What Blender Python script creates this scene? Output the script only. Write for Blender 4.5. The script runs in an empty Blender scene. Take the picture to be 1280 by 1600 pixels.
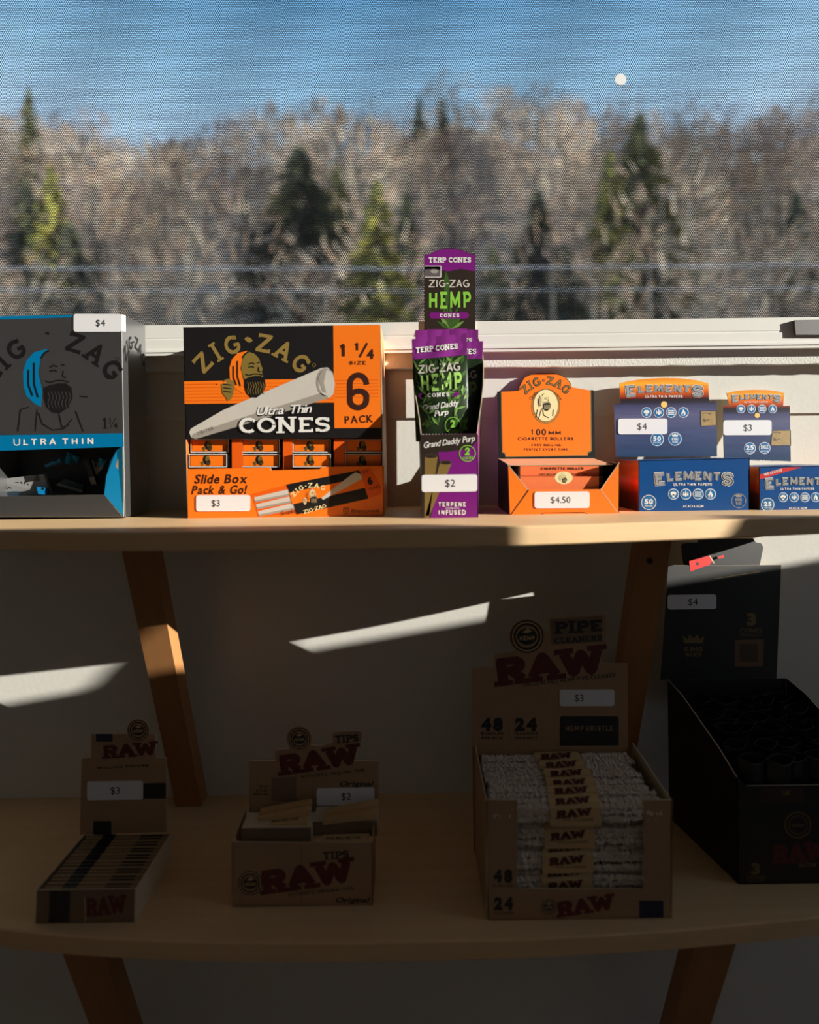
import bpy, math, random
from mathutils import Vector, Matrix
from math import sin, cos, pi, radians, sqrt
random.seed(7)
C = bpy.context.scene.collection
SC = bpy.context.scene

# ------------------------------------------------------------------ camera, world, sun, exposure
F = 917.0                       # focal length in pixels of the 1280x1600 frame
ROLL = 0.0122
CZ = 0.95                       # height of the lens above the floor
cr, sr = cos(ROLL), sin(ROLL)
cam = bpy.data.cameras.new('camera'); camo = bpy.data.objects.new('camera', cam); C.objects.link(camo)
camo.location = (0, 0, CZ); camo.rotation_euler = (pi/2, ROLL, 0)
cam.sensor_fit = 'HORIZONTAL'; cam.sensor_width = 36; cam.lens = 36*F/1280
cam.shift_y = -90/1280; cam.clip_start = 0.02; cam.clip_end = 500
cam.dof.use_dof = True; cam.dof.focus_distance = 0.71; cam.dof.aperture_fstop = 2.4
SC.camera = camo
SC.view_settings.view_transform = 'Standard'; SC.view_settings.look = 'None'
SC.view_settings.exposure = 0.0; SC.view_settings.gamma = 1.0; SC.view_settings.use_curve_mapping = False

def lin(c):
    c = c/255.0
    return c/12.92 if c <= 0.04045 else ((c+0.055)/1.055)**2.4
def rgb(*c): return (lin(c[0]), lin(c[1]), lin(c[2]), 1)

w = bpy.data.worlds.new('sky'); SC.world = w; w.use_nodes = True
nt = w.node_tree; nt.nodes.clear()
wo = nt.nodes.new('ShaderNodeOutputWorld'); bg = nt.nodes.new('ShaderNodeBackground')
tc = nt.nodes.new('ShaderNodeTexCoord'); sx = nt.nodes.new('ShaderNodeSeparateXYZ'); ra = nt.nodes.new('ShaderNodeValToRGB')
nt.links.new(tc.outputs['Generated'], sx.inputs[0]); nt.links.new(sx.outputs['Z'], ra.inputs[0])
nt.links.new(ra.outputs[0], bg.inputs[0]); nt.links.new(bg.outputs[0], wo.inputs[0])
SKY = [(0.0, (.52, .60, .70)), (0.44, (.37, .53, .72)), (0.52, (.25, .45, .66)), (0.61, (.115, .29, .50)), (1.0, (.03, .12, .28))]
el = ra.color_ramp.elements
el[0].position = SKY[0][0]; el[0].color = (*SKY[0][1], 1); el[1].position = 1.0; el[1].color = (*SKY[-1][1], 1)
for p_, c_ in SKY[1:-1]:
    e_ = el.new(p_); e_.color = (*c_, 1)
bg.inputs[1].default_value = 2.35

SUN = Vector((3.6, -1.0, 0.95)).normalized()      # towards the sun
sl = bpy.data.lights.new('sun', 'SUN'); so = bpy.data.objects.new('sun', sl); C.objects.link(so)
sl.energy = 11.0; sl.angle = radians(0.28); sl.color = (1.0, 0.945, 0.86)
so.rotation_euler = SUN.to_track_quat('Z', 'Y').to_euler(); so.location = (6, -3, 4)

cy = SC.cycles
cy.max_bounces = 7; cy.diffuse_bounces = 5; cy.glossy_bounces = 3; cy.transparent_max_bounces = 12
cy.caustics_reflective = False; cy.caustics_refractive = False; cy.sample_clamp_indirect = 2.5

# ------------------------------------------------------------------ helpers
def Wp(px, py, D):
    """world point seen at pixel (px, py) of the photograph, lying D metres in front of the lens plane"""
    dx, dy = px-640.0, 710.0-py
    return Vector(((dx*cr+dy*sr)*D/F, D, CZ+(-dx*sr+dy*cr)*D/F))

MATS = {}
def mat(name, col, rough=.6, metal=0.0, var=.08, scale=60, bump=0.0, spec=.5, coat=0, stretch=None):
    if name in MATS: return MATS[name]
    m = bpy.data.materials.new(name); m.use_nodes = True; MATS[name] = m
    n = m.node_tree; b = n.nodes['Principled BSDF']
    b.inputs['Roughness'].default_value = rough; b.inputs['Metallic'].default_value = metal
    b.inputs['Specular IOR Level'].default_value = spec
    if coat: b.inputs['Coat Weight'].default_value = coat
    t = n.nodes.new('ShaderNodeTexCoord'); no = n.nodes.new('ShaderNodeTexNoise'); no.inputs['Scale'].default_value = scale
    no.inputs['Detail'].default_value = 3
    src = t.outputs['Object']
    if stretch:
        mp = n.nodes.new('ShaderNodeMapping'); mp.inputs['Scale'].default_value = stretch
        n.links.new(src, mp.inputs[0]); src = mp.outputs[0]
    n.links.new(src, no.inputs['Vector'])
    mx = n.nodes.new('ShaderNodeMix'); mx.data_type = 'RGBA'
    c = rgb(*col)
    mx.inputs[6].default_value = tuple(min(1, x*(1-var)) for x in c[:3])+(1,)
    mx.inputs[7].default_value = tuple(min(1, x*(1+var)) for x in c[:3])+(1,)
    n.links.new(no.outputs['Fac'], mx.inputs[0]); n.links.new(mx.outputs[2], b.inputs['Base Color'])
    if bump:
        bu = n.nodes.new('ShaderNodeBump'); bu.inputs['Strength'].default_value = bump; bu.inputs['Distance'].default_value = .002
        n.links.new(no.outputs['Fac'], bu.inputs['Height']); n.links.new(bu.outputs[0], b.inputs['Normal'])
    return m

def ramp_mat(name, stops, z0, z1, rough=.35, nscale=(18, 18, 160), namt=.35):
    """printed picture: colour bands over height with streaky noise (object coordinates)"""
    m = bpy.data.materials.new(name); m.use_nodes = True; MATS[name] = m
    n = m.node_tree; b = n.nodes['Principled BSDF']; b.inputs['Roughness'].default_value = rough
    t = n.nodes.new('ShaderNodeTexCoord'); s = n.nodes.new('ShaderNodeSeparateXYZ'); n.links.new(t.outputs['Object'], s.inputs[0])
    mr = n.nodes.new('ShaderNodeMapRange'); mr.inputs[1].default_value = z0; mr.inputs[2].default_value = z1
    n.links.new(s.outputs['Z'], mr.inputs[0])
    r = n.nodes.new('ShaderNodeValToRGB'); n.links.new(mr.outputs[0], r.inputs[0])
    e = r.color_ramp.elements
    e[0].position = stops[0][0]; e[0].color = rgb(*stops[0][1]); e[1].position = stops[-1][0]; e[1].color = rgb(*stops[-1][1])
    for p, c in stops[1:-1]:
        q = e.new(p); q.color = rgb(*c)
    mp = n.nodes.new('ShaderNodeMapping'); mp.inputs['Scale'].default_value = nscale; n.links.new(t.outputs['Object'], mp.inputs[0])
    no = n.nodes.new('ShaderNodeTexNoise'); no.inputs['Scale'].default_value = 1.0; no.inputs['Detail'].default_value = 5
    n.links.new(mp.outputs[0], no.inputs['Vector'])
    ml = n.nodes.new('ShaderNodeMath'); ml.operation = 'MULTIPLY_ADD'; ml.inputs[1].default_value = namt*2; ml.inputs[2].default_value = 1-namt
    n.links.new(no.outputs['Fac'], ml.inputs[0])
    mx = n.nodes.new('ShaderNodeMix'); mx.data_type = 'RGBA'; mx.blend_type = 'MULTIPLY'; mx.inputs[0].default_value = 1
    n.links.new(r.outputs[0], mx.inputs[6]); n.links.new(ml.outputs[0], mx.inputs[7]); n.links.new(mx.outputs[2], b.inputs['Base Color'])
    return m

class MB:
    """collects polygons in world space, then becomes one mesh object"""
    def __init__(s): s.v = []; s.f = []; s.m = []; s.mats = []
    def mi(s, m):
        if m not in s.mats: s.mats.append(m)
        return s.mats.index(m)
    def poly(s, pts, m):
        i = len(s.v); s.v += [Vector(p) for p in pts]; s.f.append(list(range(i, i+len(pts)))); s.m.append(s.mi(m)); return s
    def mesh(s, vs, fs, m):
        i = len(s.v); s.v += [Vector(p) for p in vs]; k = s.mi(m)
        for f in fs: s.f.append([i+j for j in f]); s.m.append(k)
        return s
    def hexa(s, p, m):   # p: bottom 4 (ccw) + top 4
        return s.mesh(p, [(3, 2, 1, 0), (4, 5, 6, 7), (0, 1, 5, 4), (1, 2, 6, 5), (2, 3, 7, 6), (3, 0, 4, 7)], m)
    def box(s, x0, x1, y0, y1, z0, z1, m):
        return s.hexa([(x0, y0, z0), (x1, y0, z0), (x1, y1, z0), (x0, y1, z0), (x0, y0, z1), (x1, y0, z1), (x1, y1, z1), (x0, y1, z1)], m)
    def slab(s, front, off, m, side=None, backm=None):
        """front polygon extruded by the vector off"""
        off = Vector(off); n = len(front); fr = [Vector(p) for p in front]; bk = [p+off for p in fr]
        s.poly(fr, m); s.poly(bk[::-1], backm or side or m)
        for i in range(n):
            j = (i+1) % n; s.poly([fr[j], fr[i], bk[i], bk[j]], side or m)
        return s
    def tube(s, pts, r, m, n=8):
        pts = [Vector(p) for p in pts]; rings = []
        for i, p in enumerate(pts):
            d = (pts[min(i+1, len(pts)-1)]-pts[max(i-1, 0)]).normalized()
            a = d.orthogonal().normalized(); b = d.cross(a)
            rr = r[i] if isinstance(r, (list, tuple)) else r
            rings.append([p+(a*cos(2*pi*k/n)+b*sin(2*pi*k/n))*rr for k in range(n)])
        vs = [q for g in rings for q in g]; fs = []
        for i in range(len(pts)-1):
            for k in range(n): fs.append((i*n+k, i*n+(k+1) % n, (i+1)*n+(k+1) % n, (i+1)*n+k))
        fs += [tuple(range(n))[::-1], tuple((len(pts)-1)*n+k for k in range(n))]
        return s.mesh(vs, fs, m)
    def lathe(s, prof, c, m, n=24):
        vs = []; fs = []
        for r, z in prof:
            for k in range(n): vs.append((c[0]+r*cos(2*pi*k/n), c[1]+r*sin(2*pi*k/n), c[2]+z))
        for i in range(len(prof)-1):
            for k in range(n): fs.append((i*n+k, i*n+(k+1) % n, (i+1)*n+(k+1) % n, (i+1)*n+k))
        fs.append(tuple(range(n))[::-1]); fs.append(tuple((len(prof)-1)*n+k for k in range(n)))
        return s.mesh(vs, fs, m)
    def build(s, name, parent=None, loc=None, **props):
        o0 = Vector(loc) if loc is not None else (Vector(parent['org']) if parent is not None and 'org' in parent else Vector((0, 0, 0)))
        me = bpy.data.meshes.new(name); me.from_pydata([tuple(v-o0) for v in s.v], [], s.f); 
        for m in s.mats: me.materials.append(m)
        for p, k in zip(me.polygons, s.m): p.material_index = k
        me.validate(); me.update()
        o = bpy.data.objects.new(name, me); C.objects.link(o)
        if parent is not None:
            o.parent = parent
            if 'org' in parent: o['org'] = list(o0)
        else: o.location = o0
        for k, v in props.items(): o[k] = v
        return o

def thing(name, label, cat, loc, group=None):
    o = bpy.data.objects.new(name, None); C.objects.link(o); o.empty_display_size = .02
    o.location = loc; o['label'] = label; o['category'] = cat; o['org'] = list(loc)
    if group: o['group'] = group
    return o
def tag(o, label, cat, group=None):
    o['label'] = label; o['category'] = cat
    if group: o['group'] = group
    return o
def kids(o): return [c for c in list(C.objects) if c.parent == o]
def dup(root, children, delta, label=None):
    r = root.copy(); C.objects.link(r); r.location = Vector(root.location)+Vector(delta)
    if label: r['label'] = label
    for ch in children:
        c = ch.copy(); C.objects.link(c); c.parent = r
    return r

# ---- lettering: built-in font glyphs and a home-made slab alphabet, all as flat printed shapes
GC = {}
def glyph(ch, bold=0.0):
    k = (ch, round(bold, 3))
    if k in GC: return GC[k]
    cu = bpy.data.curves.new('t', 'FONT'); cu.body = ch; cu.size = 1; cu.offset = bold; cu.resolution_u = 3
    o = bpy.data.objects.new('t', cu); C.objects.link(o)
    dg = bpy.context.evaluated_depsgraph_get(); me = bpy.data.meshes.new_from_object(o.evaluated_get(dg))
    vs = [(v.co.x, v.co.y) for v in me.vertices]; fs = [tuple(p.vertices) for p in me.polygons]
    C.objects.unlink(o); bpy.data.objects.remove(o); bpy.data.curves.remove(cu); bpy.data.meshes.remove(me)
    GC[k] = (vs, fs); return GC[k]
def capH(bold): 
    v = glyph('H', bold)[0]; return max(p[1] for p in v)
def bglyph(ch, bold):
    vs, fs = glyph(ch, bold); h = capH(bold)
    if not vs: return [], [], .3
    x0 = min(p[0] for p in vs); x1 = max(p[0] for p in vs)
    return [((p[0]-x0)/h, p[1]/h, 0) for p in vs], fs, (x1-x0)/h

def arcpts(cx, cy_, rx, ry, a0, a1, n=12): return [(cx+rx*cos(radians(a0+(a1-a0)*i/n)), cy_+ry*sin(radians(a0+(a1-a0)*i/n))) for i in range(n+1)]
SLAB = {
 'Z': (.78, [[(0.02, .98), (.76, .98), (.02, .02), (.78, .02)]], [('v', 0.02, .9), ('v', .78, .1)]),
 'I': (.42, [[(.21, 0), (.21, 1)]], [('h', .21, 0), ('h', .21, 1)]),
 'G': (.84, [arcpts(.44, .5, .4, .48, 55, 330, 14)+[(.78, .46), (.5, .46)]], [('v', .72, .86)]),
 'A': (.9, [[(.1, 0), (.45, 1), (.8, 0)], [(.25, .33), (.66, .33)]], [('h', .1, 0), ('h', .8, 0)]),
 'R': (.86, [[(.18, 0), (.18, 1)], [(.05, .97), (.5, .97)]+arcpts(.5, .74, .24, .23, 90, -90, 8)+[(.18, .51)], [(.44, .5), (.76, 0)]], [('h', .18, 0), ('h', .78, 0)]),
 'W': (1.2, [[(.1, 1), (.33, 0), (.6, .9), (.86, 0), (1.1, 1)]], [('h', .1, 1), ('h', 1.1, 1)]),
 'T': (.8, [[(.4, 0), (.4, 1)], [(.03, .97), (.77, .97)]], [('h', .4, 0), ('v', .05, .88), ('v', .75, .88)]),
 'E': (.76, [[(.18, 0), (.18, 1)], [(.03, .97), (.72, .97)], [(.03, .03), (.72, .03)], [(.18, .5), (.55, .5)]], [('v', .7, .88), ('v', .7, .12)]),
 'P': (.78, [[(.18, 0), (.18, 1)], [(.03, .97), (.48, .97)]+arcpts(.46, .72, .26, .25, 90, -90, 8)+[(.18, .47)]], [('h', .18, 0)]),
 'C': (.8, [arcpts(.44, .5, .38, .48, 50, 310, 14)], [('v', .7, .84)]),
 'O': (.86, [arcpts(.43, .5, .38, .47, 0, 360, 20)], []),
 'N': (.94, [[(.16, 0), (.16, 1), (.76, 0), (.76, 1)]], [('h', .16, 0), ('h', .76, 1), ('h', .13, 1)]),
 'S': (.72, [[(.64, .8)]+arcpts(.36, .74, .28, .23, 20, 270, 9)+arcpts(.36, .27, .29, .24, 90, -160, 9)], [('v', .64, .86), ('v', .07, .14)]),
 'H': (.94, [[(.18, 0), (.18, 1)], [(.76, 0), (.76, 1)], [(.18, .5), (.76, .5)]], [('h', .18, 0), ('h', .18, 1), ('h', .76, 0), ('h', .76, 1)]),
 'M': (1.1, [[(.16, 0), (.16, 1), (.55, .25), (.94, 1), (.94, 0)]], [('h', .16, 0), ('h', .94, 0)]),
 'L': (.72, [[(.18, 0), (.18, 1)], [(.03, .03), (.68, .03)]], [('h', .18, 1), ('v', .66, .14)]),
 '1': (.5, [[(.06, .8), (.26, .98), (.26, 0)]], [('h', .26, 0)]),
 '-': (.4, [[(.04, .5), (.36, .5)]], []),
 '~': (.42, [[(.03, .42), (.13, .6), (.27, .42), (.39, .6)]], []),
}
SG = {}
def sglyph(ch, wt, serif):
    k = (ch, wt, serif)
    if k in SG: return SG[k]
    if ch not in SLAB: return bglyph(ch, .02)
    wd, strokes, ser = SLAB[ch]; vs = []; fs = []
    def bar(a, b, w_):
        d = Vector((b[0]-a[0], b[1]-a[1])); L = d.length
        if L < 1e-6: return
        d /= L; q = Vector((-d.y, d.x))*w_/2; i = len(vs)
        vs.extend([(a[0]-q.x, a[1]-q.y), (b[0]-q.x, b[1]-q.y), (b[0]+q.x, b[1]+q.y), (a[0]+q.x, a[1]+q.y)]); fs.append((i, i+1, i+2, i+3))
    def dot(a, w_):
        i = len(vs); vs.extend([(a[0]+w_/2*cos(pi*q/4), a[1]+w_/2*sin(pi*q/4)) for q in range(8)]); fs.append(tuple(range(i, i+8)))
    k_ = 1-wt  # keep the outline inside cap height
    def sh(p): return (p[0], wt/2+p[1]*k_) 
    for st in strokes:
        st = [sh(p) for p in st]
        for a, b in zip(st, st[1:]): bar(a, b, wt*(.8 if abs(a[1]-b[1]) < .02 else 1))
        for a in st[1:-1]: dot(a, wt*.9)
    if serif:
        for kind, x, y in ser:
            if kind == 'h':
                yy = wt*.28 if y < .5 else 1-wt*.28; bar((x-.09-wt*.62, yy), (x+.09+wt*.62, yy), wt*.56)
            else:
                bar((x, y-.14 if y > .5 else y-.06), (x, y+.06 if y > .5 else y+.14), wt*.5)
    v3 = [(x, y, 0) for x, y in vs]
    for q, f in enumerate(fs):
        for i in f: v3[i] = (vs[i][0], vs[i][1], q)
    SG[k] = (v3, fs, wd); return SG[k]

def layout(s, font, wt, gap, serif=True):
    x = 0; out = []; caps = font == 'b' and not any(c.islower() for c in s) and ('M' in s or 'K' not in s) and s != 'CONES' and '$' not in s and len(s) > 1
    for ch in s:
        if ch == ' ': x += .45; continue
        v, f, a = sglyph(ch, wt, serif) if font == 's' else (sglyph(ch, .19+wt*1.2, False) if caps and ch in SLAB else bglyph(ch, wt))
        out.append((v, f, x, a)); x += a+gap
    return out, x-gap
def text(mb, fr, s, cx, cy_, h, m, w=None, ang=0.0, shear=0.0, font='b', wt=None, gap=None, layer=1, serif=True, align='c'):
    wt = (0.0 if font == 'b' else .2) if wt is None else wt
    gap = (.14 if font == 'b' else .1) if gap is None else gap
    out, W_ = layout(s, font, wt, gap, serif); k = (w/(W_*h)) if w else 1.0
    ca, sa = cos(radians(ang)), -sin(radians(ang)); ox = {'c': -W_/2, 'l': 0, 'r': -W_}[align]
    for v, f, x0, a in out:
        pts = []
        for px, py, kk in v:
            X = (px+x0+ox)*h*k + shear*(py-.5)*h; Y = (py-.5)*h
            pts.append(fr(cx+X*ca+Y*sa, cy_-(Y*ca-X*sa), layer+kk*.05))
        mb.mesh(pts, f, m)
def arctext(mb, fr, s, cx, cy_, R, h, a0, a1, m, font='s', wt=.2, layer=1, squash=1.0, serif=True, wide=1.0):
    """letters on a circle: a0..a1 degrees from the vertical (left negative)"""
    out, W_ = layout(s, font, wt, .1, serif)
    for v, f, x0, a in out:
        th = radians(a0+(a1-a0)*(x0+a/2)/W_); pts = []
        for px, py, kk in v:
            X = (px-a/2)*h*wide; Y = R+py*h
            pts.append(fr(cx+(X*cos(th)+Y*sin(th)), cy_-(Y*cos(th)-X*sin(th))*squash, layer+kk*.05))
        mb.mesh(pts, f, m)
def shape(mb, fr, pts, m, layer=1): mb.poly([fr(x, y, layer) for x, y in pts], m)
def disc(mb, fr, cx, cy_, r, m, layer=1, ry=None, n=20): shape(mb, fr, [(cx+r*cos(2*pi*i/n), cy_-(ry or r)*sin(2*pi*i/n)) for i in range(n)], m, layer)
def ring(mb, fr, cx, cy_, r, t, m, layer=1, ry=None, n=24):
    k = (ry or r)/r
    for i in range(n):
        a, b = 2*pi*i/n, 2*pi*(i+1)/n
        shape(mb, fr, [(cx+r*cos(a), cy_-k*r*sin(a)), (cx+r*cos(b), cy_-k*r*sin(b)), (cx+(r-t)*cos(b), cy_-k*(r-t)*sin(b)), (cx+(r-t)*cos(a), cy_-k*(r-t)*sin(a))], m, layer)
def line(mb, fr, pts, t, m, layer=1):
    for ki, (a, b) in enumerate(zip(pts, pts[1:])):
        d = Vector((b[0]-a[0], b[1]-a[1])); 
        if d.length < 1e-6: continue
        d.normalize(); q = Vector((-d.y, d.x))*t/2
        if t > 3: a = (a[0]-d.x*t*.12, a[1]-d.y*t*.12); b = (b[0]+d.x*t*.12, b[1]+d.y*t*.12)
        shape(mb, fr, [(a[0]-q.x, a[1]-q.y), (b[0]-q.x, b[1]-q.y), (b[0]+q.x, b[1]+q.y), (a[0]+q.x, a[1]+q.y)], m, layer+ki*.05)
def rrect(x0, y0, x1, y1, r, n=4, tilt=0.0):
    pts = []
    for cx, cy_, a in ((x1-r, y1-r, 0), (x0+r, y1-r, 90), (x0+r, y0+r, 180), (x1-r, y0+r, 270)):
        for i in range(n+1):
            t = radians(a+90*i/n); pts.append((cx+r*cos(t), cy_+r*sin(t)))
    mx, my = (x0+x1)/2, (y0+y1)/2
    return [(x, y+(x-mx)*tilt) for x, y in pts]
def tiltplane(D0, D1, y0, y1, e=.00009):
    """plane leaning back: D0 metres deep at pixel row y0, D1 at row y1"""
    w0, w1 = (710-y0)/F, (710-y1)/F; B = (D1-D0)/(w1*D1-w0*D0); A = D0-B*w0*D0
    return lambda x, y, l=0: Wp(x, y, A/(1-B*(-(x-640)*sr+(710-y)*cr)/F)-e*l)
def turnplane(D0, D1, x0, x1, e=.00009):
    """upright plane turned about the vertical: D0 deep at pixel column x0, D1 at x1"""
    w0, w1 = (x0-640)/F, (x1-640)/F; B = (D1-D0)/(w1*D1-w0*D0); A = D0-B*w0*D0
    return lambda x, y, l=0: Wp(x, y, A/(1-B*((x-640)*cr+(710-y)*sr)/F)-e*l)
def plane(D, e=.00009): return lambda x, y, l=0: Wp(x, y, D-e*l)
def quadfr(p00, p10, p01, p11, e=.00012):
    p00, p10, p01, p11 = map(Vector, (p00, p10, p01, p11)); n = (p10-p00).cross(p01-p00).normalized()
    if n.y > 0: n = -n
    return lambda u, v, l=0: (p00*(1-u)+p10*u)*(1-v)+(p01*(1-u)+p11*u)*v+n*e*l

# ------------------------------------------------------------------ materials
WHITE = mat('wall_paint', (226, 224, 216), .75, var=.03, scale=160, bump=.07)
TRIMW = mat('trim_paint', (232, 231, 224), .5, var=.02, scale=30, bump=.05)
ROUGHW = mat('rough_plaster_paint', (228, 227, 219), .8, var=.04, scale=420, bump=.3)
ROOMW = mat('room_paint', (212, 204, 197), .8, var=.04, scale=20)
FLOORM = mat('floor_boards', (170, 146, 124), .5, var=.2, scale=2, stretch=(2, 20, 2))
WOOD = mat('shelf_pine', (226, 190, 142), .55, var=.12, scale=1.0, stretch=(5, 90, 160), bump=.05)
BRACEW = mat('brace_pine', (170, 118, 72), .5, var=.16, scale=1.0, stretch=(130, 20, 9), bump=.04)
STICK = mat('sticker_paper', (236, 235, 238), .45, var=.015, scale=50)
INK = mat('black_ink', (22, 20, 20), .45, var=.05)
BLACKL = mat('lifted_black_card', (32, 31, 31), .45, var=.08)  # base black raised in colour to lift the shaded lower display
BLACKC = mat('black_card', (24, 22, 23), .42, var=.08)
CUT = mat('raw_card_edge', (206, 190, 160), .8, var=.05)
ORANGE = mat('orange_card', (255, 124, 22), .42, var=.02, scale=25)
ORANGE2 = mat('deep_orange_print', (236, 96, 14), .42, var=.03)
GOLD = mat('gold_ink', (146, 120, 62), .42, var=.06)
SILVER = mat('silver_foil_card', (176, 176, 178), .29, metal=.94, var=.04, scale=14)
BLUEF = mat('blue_foil_band', (0, 150, 214), .35, metal=.45, var=.04)
BLUEC = mat('blue_inner_card', (8, 160, 226), .5, var=.03)
WHITEP = mat('white_print', (238, 236, 232), .45, var=.02)
CREAM = mat('cream_print', (240, 226, 170), .5, var=.02)
BROWNI = mat('dark_red_ink', (56, 20, 8), .5, var=.05)
PURPLE = mat('purple_card', (122, 24, 124), .35, var=.05)
PURPLEP = mat('purple_foil', (134, 46, 134), .28, var=.12, scale=30)
GREENL = mat('lime_print', (138, 204, 72), .4, var=.05)
DKGREEN = mat('dark_green_print', (34, 50, 28), .32, var=.2)
LEAF1 = mat('leaf_green_print', (62, 96, 40), .35, var=.3, scale=160)
LEAF2 = mat('leaf_light_print', (112, 148, 74), .35, var=.3, scale=160)
HEMPBR = mat('dark_brown_print', (44, 34, 26), .4, var=.15)
CONEBR = mat('brown_cone_print', (128, 104, 52), .45, var=.12)
CONEGR = mat('pale_cone_print', (206, 200, 190), .45, var=.05)
CONEGD = mat('pale_cone_shade_print', (162, 154, 144), .45, var=.06)
NAVY = mat('royal_blue_card', (6, 74, 142), .32, var=.05)
ICONB = mat('icon_blue', (24, 110, 172), .35, var=.03)
SILV = mat('silver_letter', (158, 162, 166), .4, metal=.1, var=.2, scale=45)
DKOUT = mat('dark_outline', (30, 28, 40), .4, var=.05)
MAPM = mat('old_map_print', (168, 138, 84), .5, var=.3, scale=150)
REDB = mat('red_banner', (206, 42, 40), .4, var=.04)
KRAFT = mat('kraft_card', (172, 136, 102), .75, var=.08, scale=120)
KRAFTL = mat('light_kraft_label', (206, 172, 120), .7, var=.06, scale=120)
MAROON = mat('maroon_ink', (98, 40, 38), .6, var=.1)
DKINK = mat('charcoal_ink', (44, 42, 42), .6, var=.1)
FUZZ = mat('hemp_bristle', (222, 208, 194), .95, var=.35, scale=500)
DARKP = mat('black_foil', (36, 36, 37), .2, var=.2)
GOLDD = mat('dull_gold_ink', (122, 96, 52), .5, var=.1)
TANB = mat('tan_booklet', (150, 124, 88), .7, var=.1)

def sticker(parent, D, x0, y0, x1, y1, txt, tx=None, th=None, tilt=0.0, name='price_sticker', wrap=None):
    fr = D if callable(D) else plane(D)
    fr0 = fr; fr = lambda x, y, l=0: fr0(x, y, l+8); m = MB()
    pts = [fr(x, y, 0) for x, y in rrect(x0, y0, x1, y1, 4, tilt=tilt)]
    m.slab(pts, (0, .0002, 0), STICK)
    if wrap: m.poly([fr(x1-1, y0+1, 0), fr(x1-1, y1-2, 0), wrap[1], wrap[0]], STICK)
    o = m.build(name, parent)
    t = MB(); mx, my = (x0+x1)/2, (y0+y1)/2; tx = mx if tx is None else tx
    text(t, fr, txt, tx, my+(tx-mx)*tilt, th or 10.5, INK, ang=-math.degrees(math.atan(tilt)), wt=0.0, gap=.13, layer=1)
    t.build('price_lettering', o)
    return o

def man(mb, fr, x0, y0, s, face, scarf, beard, lay=2, flip=False, hand=True):
    """plain emblem: head of a bearded man in a head scarf, flat print (unit box s high)"""
    def T(p): return [(x0+x*s, y0+y*s) for x, y in p]
    shape(mb, fr, T([(.48, .0), (.28, .05), (.17, .17), (.12, .34), (.13, .55), (.17, .68), (.27, .78), (.38, .84), (.40, .6), (.34, .35), (.38, .14)]), scarf, lay)
    shape(mb, fr, T([(.40, .12), (.50, .02), (.62, .06), (.71, .16), (.74, .27), (.78, .36), (.76, .42), (.79, .5), (.7, .62), (.5, .64), (.42, .6), (.36, .4), (.36, .24)]), face, lay+1)
    shape(mb, fr, T([(.42, .56), (.52, .52), (.62, .5), (.74, .5), (.82, .56), (.84, .7), (.78, .84), (.66, .93), (.54, .92), (.46, .84), (.42, .7)]), beard, lay+2)
    for q in ([(.5, .27), (.56, .24), (.62, .26)], [(.67, .24), (.72, .23)], [(.5, .33), (.56, .31), (.61, .33)], [(.70, .32), (.69, .4), (.74, .42)],
              [(.44, .46), (.5, .49), (.6, .46), (.7, .46), (.78, .48)], [(.38, .14), (.44, .05), (.5, .03)], [(.2, .3), (.2, .52), (.26, .68)], [(.28, .2), (.28, .5), (.34, .7)]):
        line(mb, fr, T(q), .022*s, beard, lay+3)
    for q in range(7):
        a = .48+q*.05; line(mb, fr, T([(a, .62), (a+.03, .7), (a, .78), (a+.02, .86)]), .012*s, face, lay+3)
    if hand:
        shape(mb, fr, T([(-.04, .68), (.02, .58), (.1, .55), (.2, .6), (.22, .7), (.2, .84), (.16, .95), (.08, 1.0), (.05, .92), (-.02, .84)]), face, lay+1)
        line(mb, fr, T([(-.12, .66), (.06, .62)]), .03*s, scarf, lay+3)
        for q in (.66, .73, .8): line(mb, fr, T([(.0, q), (.16, q+.02)]), .018*s, beard, lay+3)

def icons(mb, fr, cx0, cy_, dx, r, tilt=0):
    for i in range(4):
        cx, c2 = cx0+dx*i, cy_-tilt*i
        disc(mb, fr, cx, c2, r, WHITEP, 2); disc(mb, fr, cx, c2, r*.88, ICONB, 3)
        if i == 0:
            disc(mb, fr, cx, c2-r*.1, r*.55, WHITEP, 4, ry=r*.38, n=12); shape(mb, fr, [(cx-r*.12, c2), (cx+r*.12, c2), (cx+r*.25, c2+r*.6), (cx-r*.25, c2+r*.6)], WHITEP, 4)
        if i == 1:
            for ddx, k in ((0, 1), (-.38, .6), (.38, .6)):
                q = cx+ddx*r; shape(mb, fr, [(q, c2-r*.6*k-.15*r), (q+r*.22*k, c2+r*.1), (q+r*.15*k, c2+r*.45*k), (q-r*.15*k, c2+r*.45*k), (q-r*.22*k, c2+r*.1)], WHITEP, 4)
        if i == 2:
            for yy in (-.35, 0, .35): line(mb, fr, [(cx-r*.6+r*.2*k, c2+yy*r+(.08*r if k % 2 else -.08*r)) for k in range(7)], r*.17, WHITEP, 4)
        if i == 3:
            shape(mb, fr, [(cx, c2-r*.7), (cx+r*.25, c2-r*.2), (cx+r*.45, c2+r*.1), (cx+r*.3, c2+r*.6), (cx-r*.3, c2+r*.6), (cx-r*.45, c2+r*.1), (cx-r*.25, c2-r*.1)], WHITEP, 4)
            shape(mb, fr, [(cx, c2), (cx+r*.18, c2+r*.55), (cx-r*.18, c2+r*.55)], ICONB, 5)

def struct(o): o['kind'] = 'structure'; return o

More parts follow.
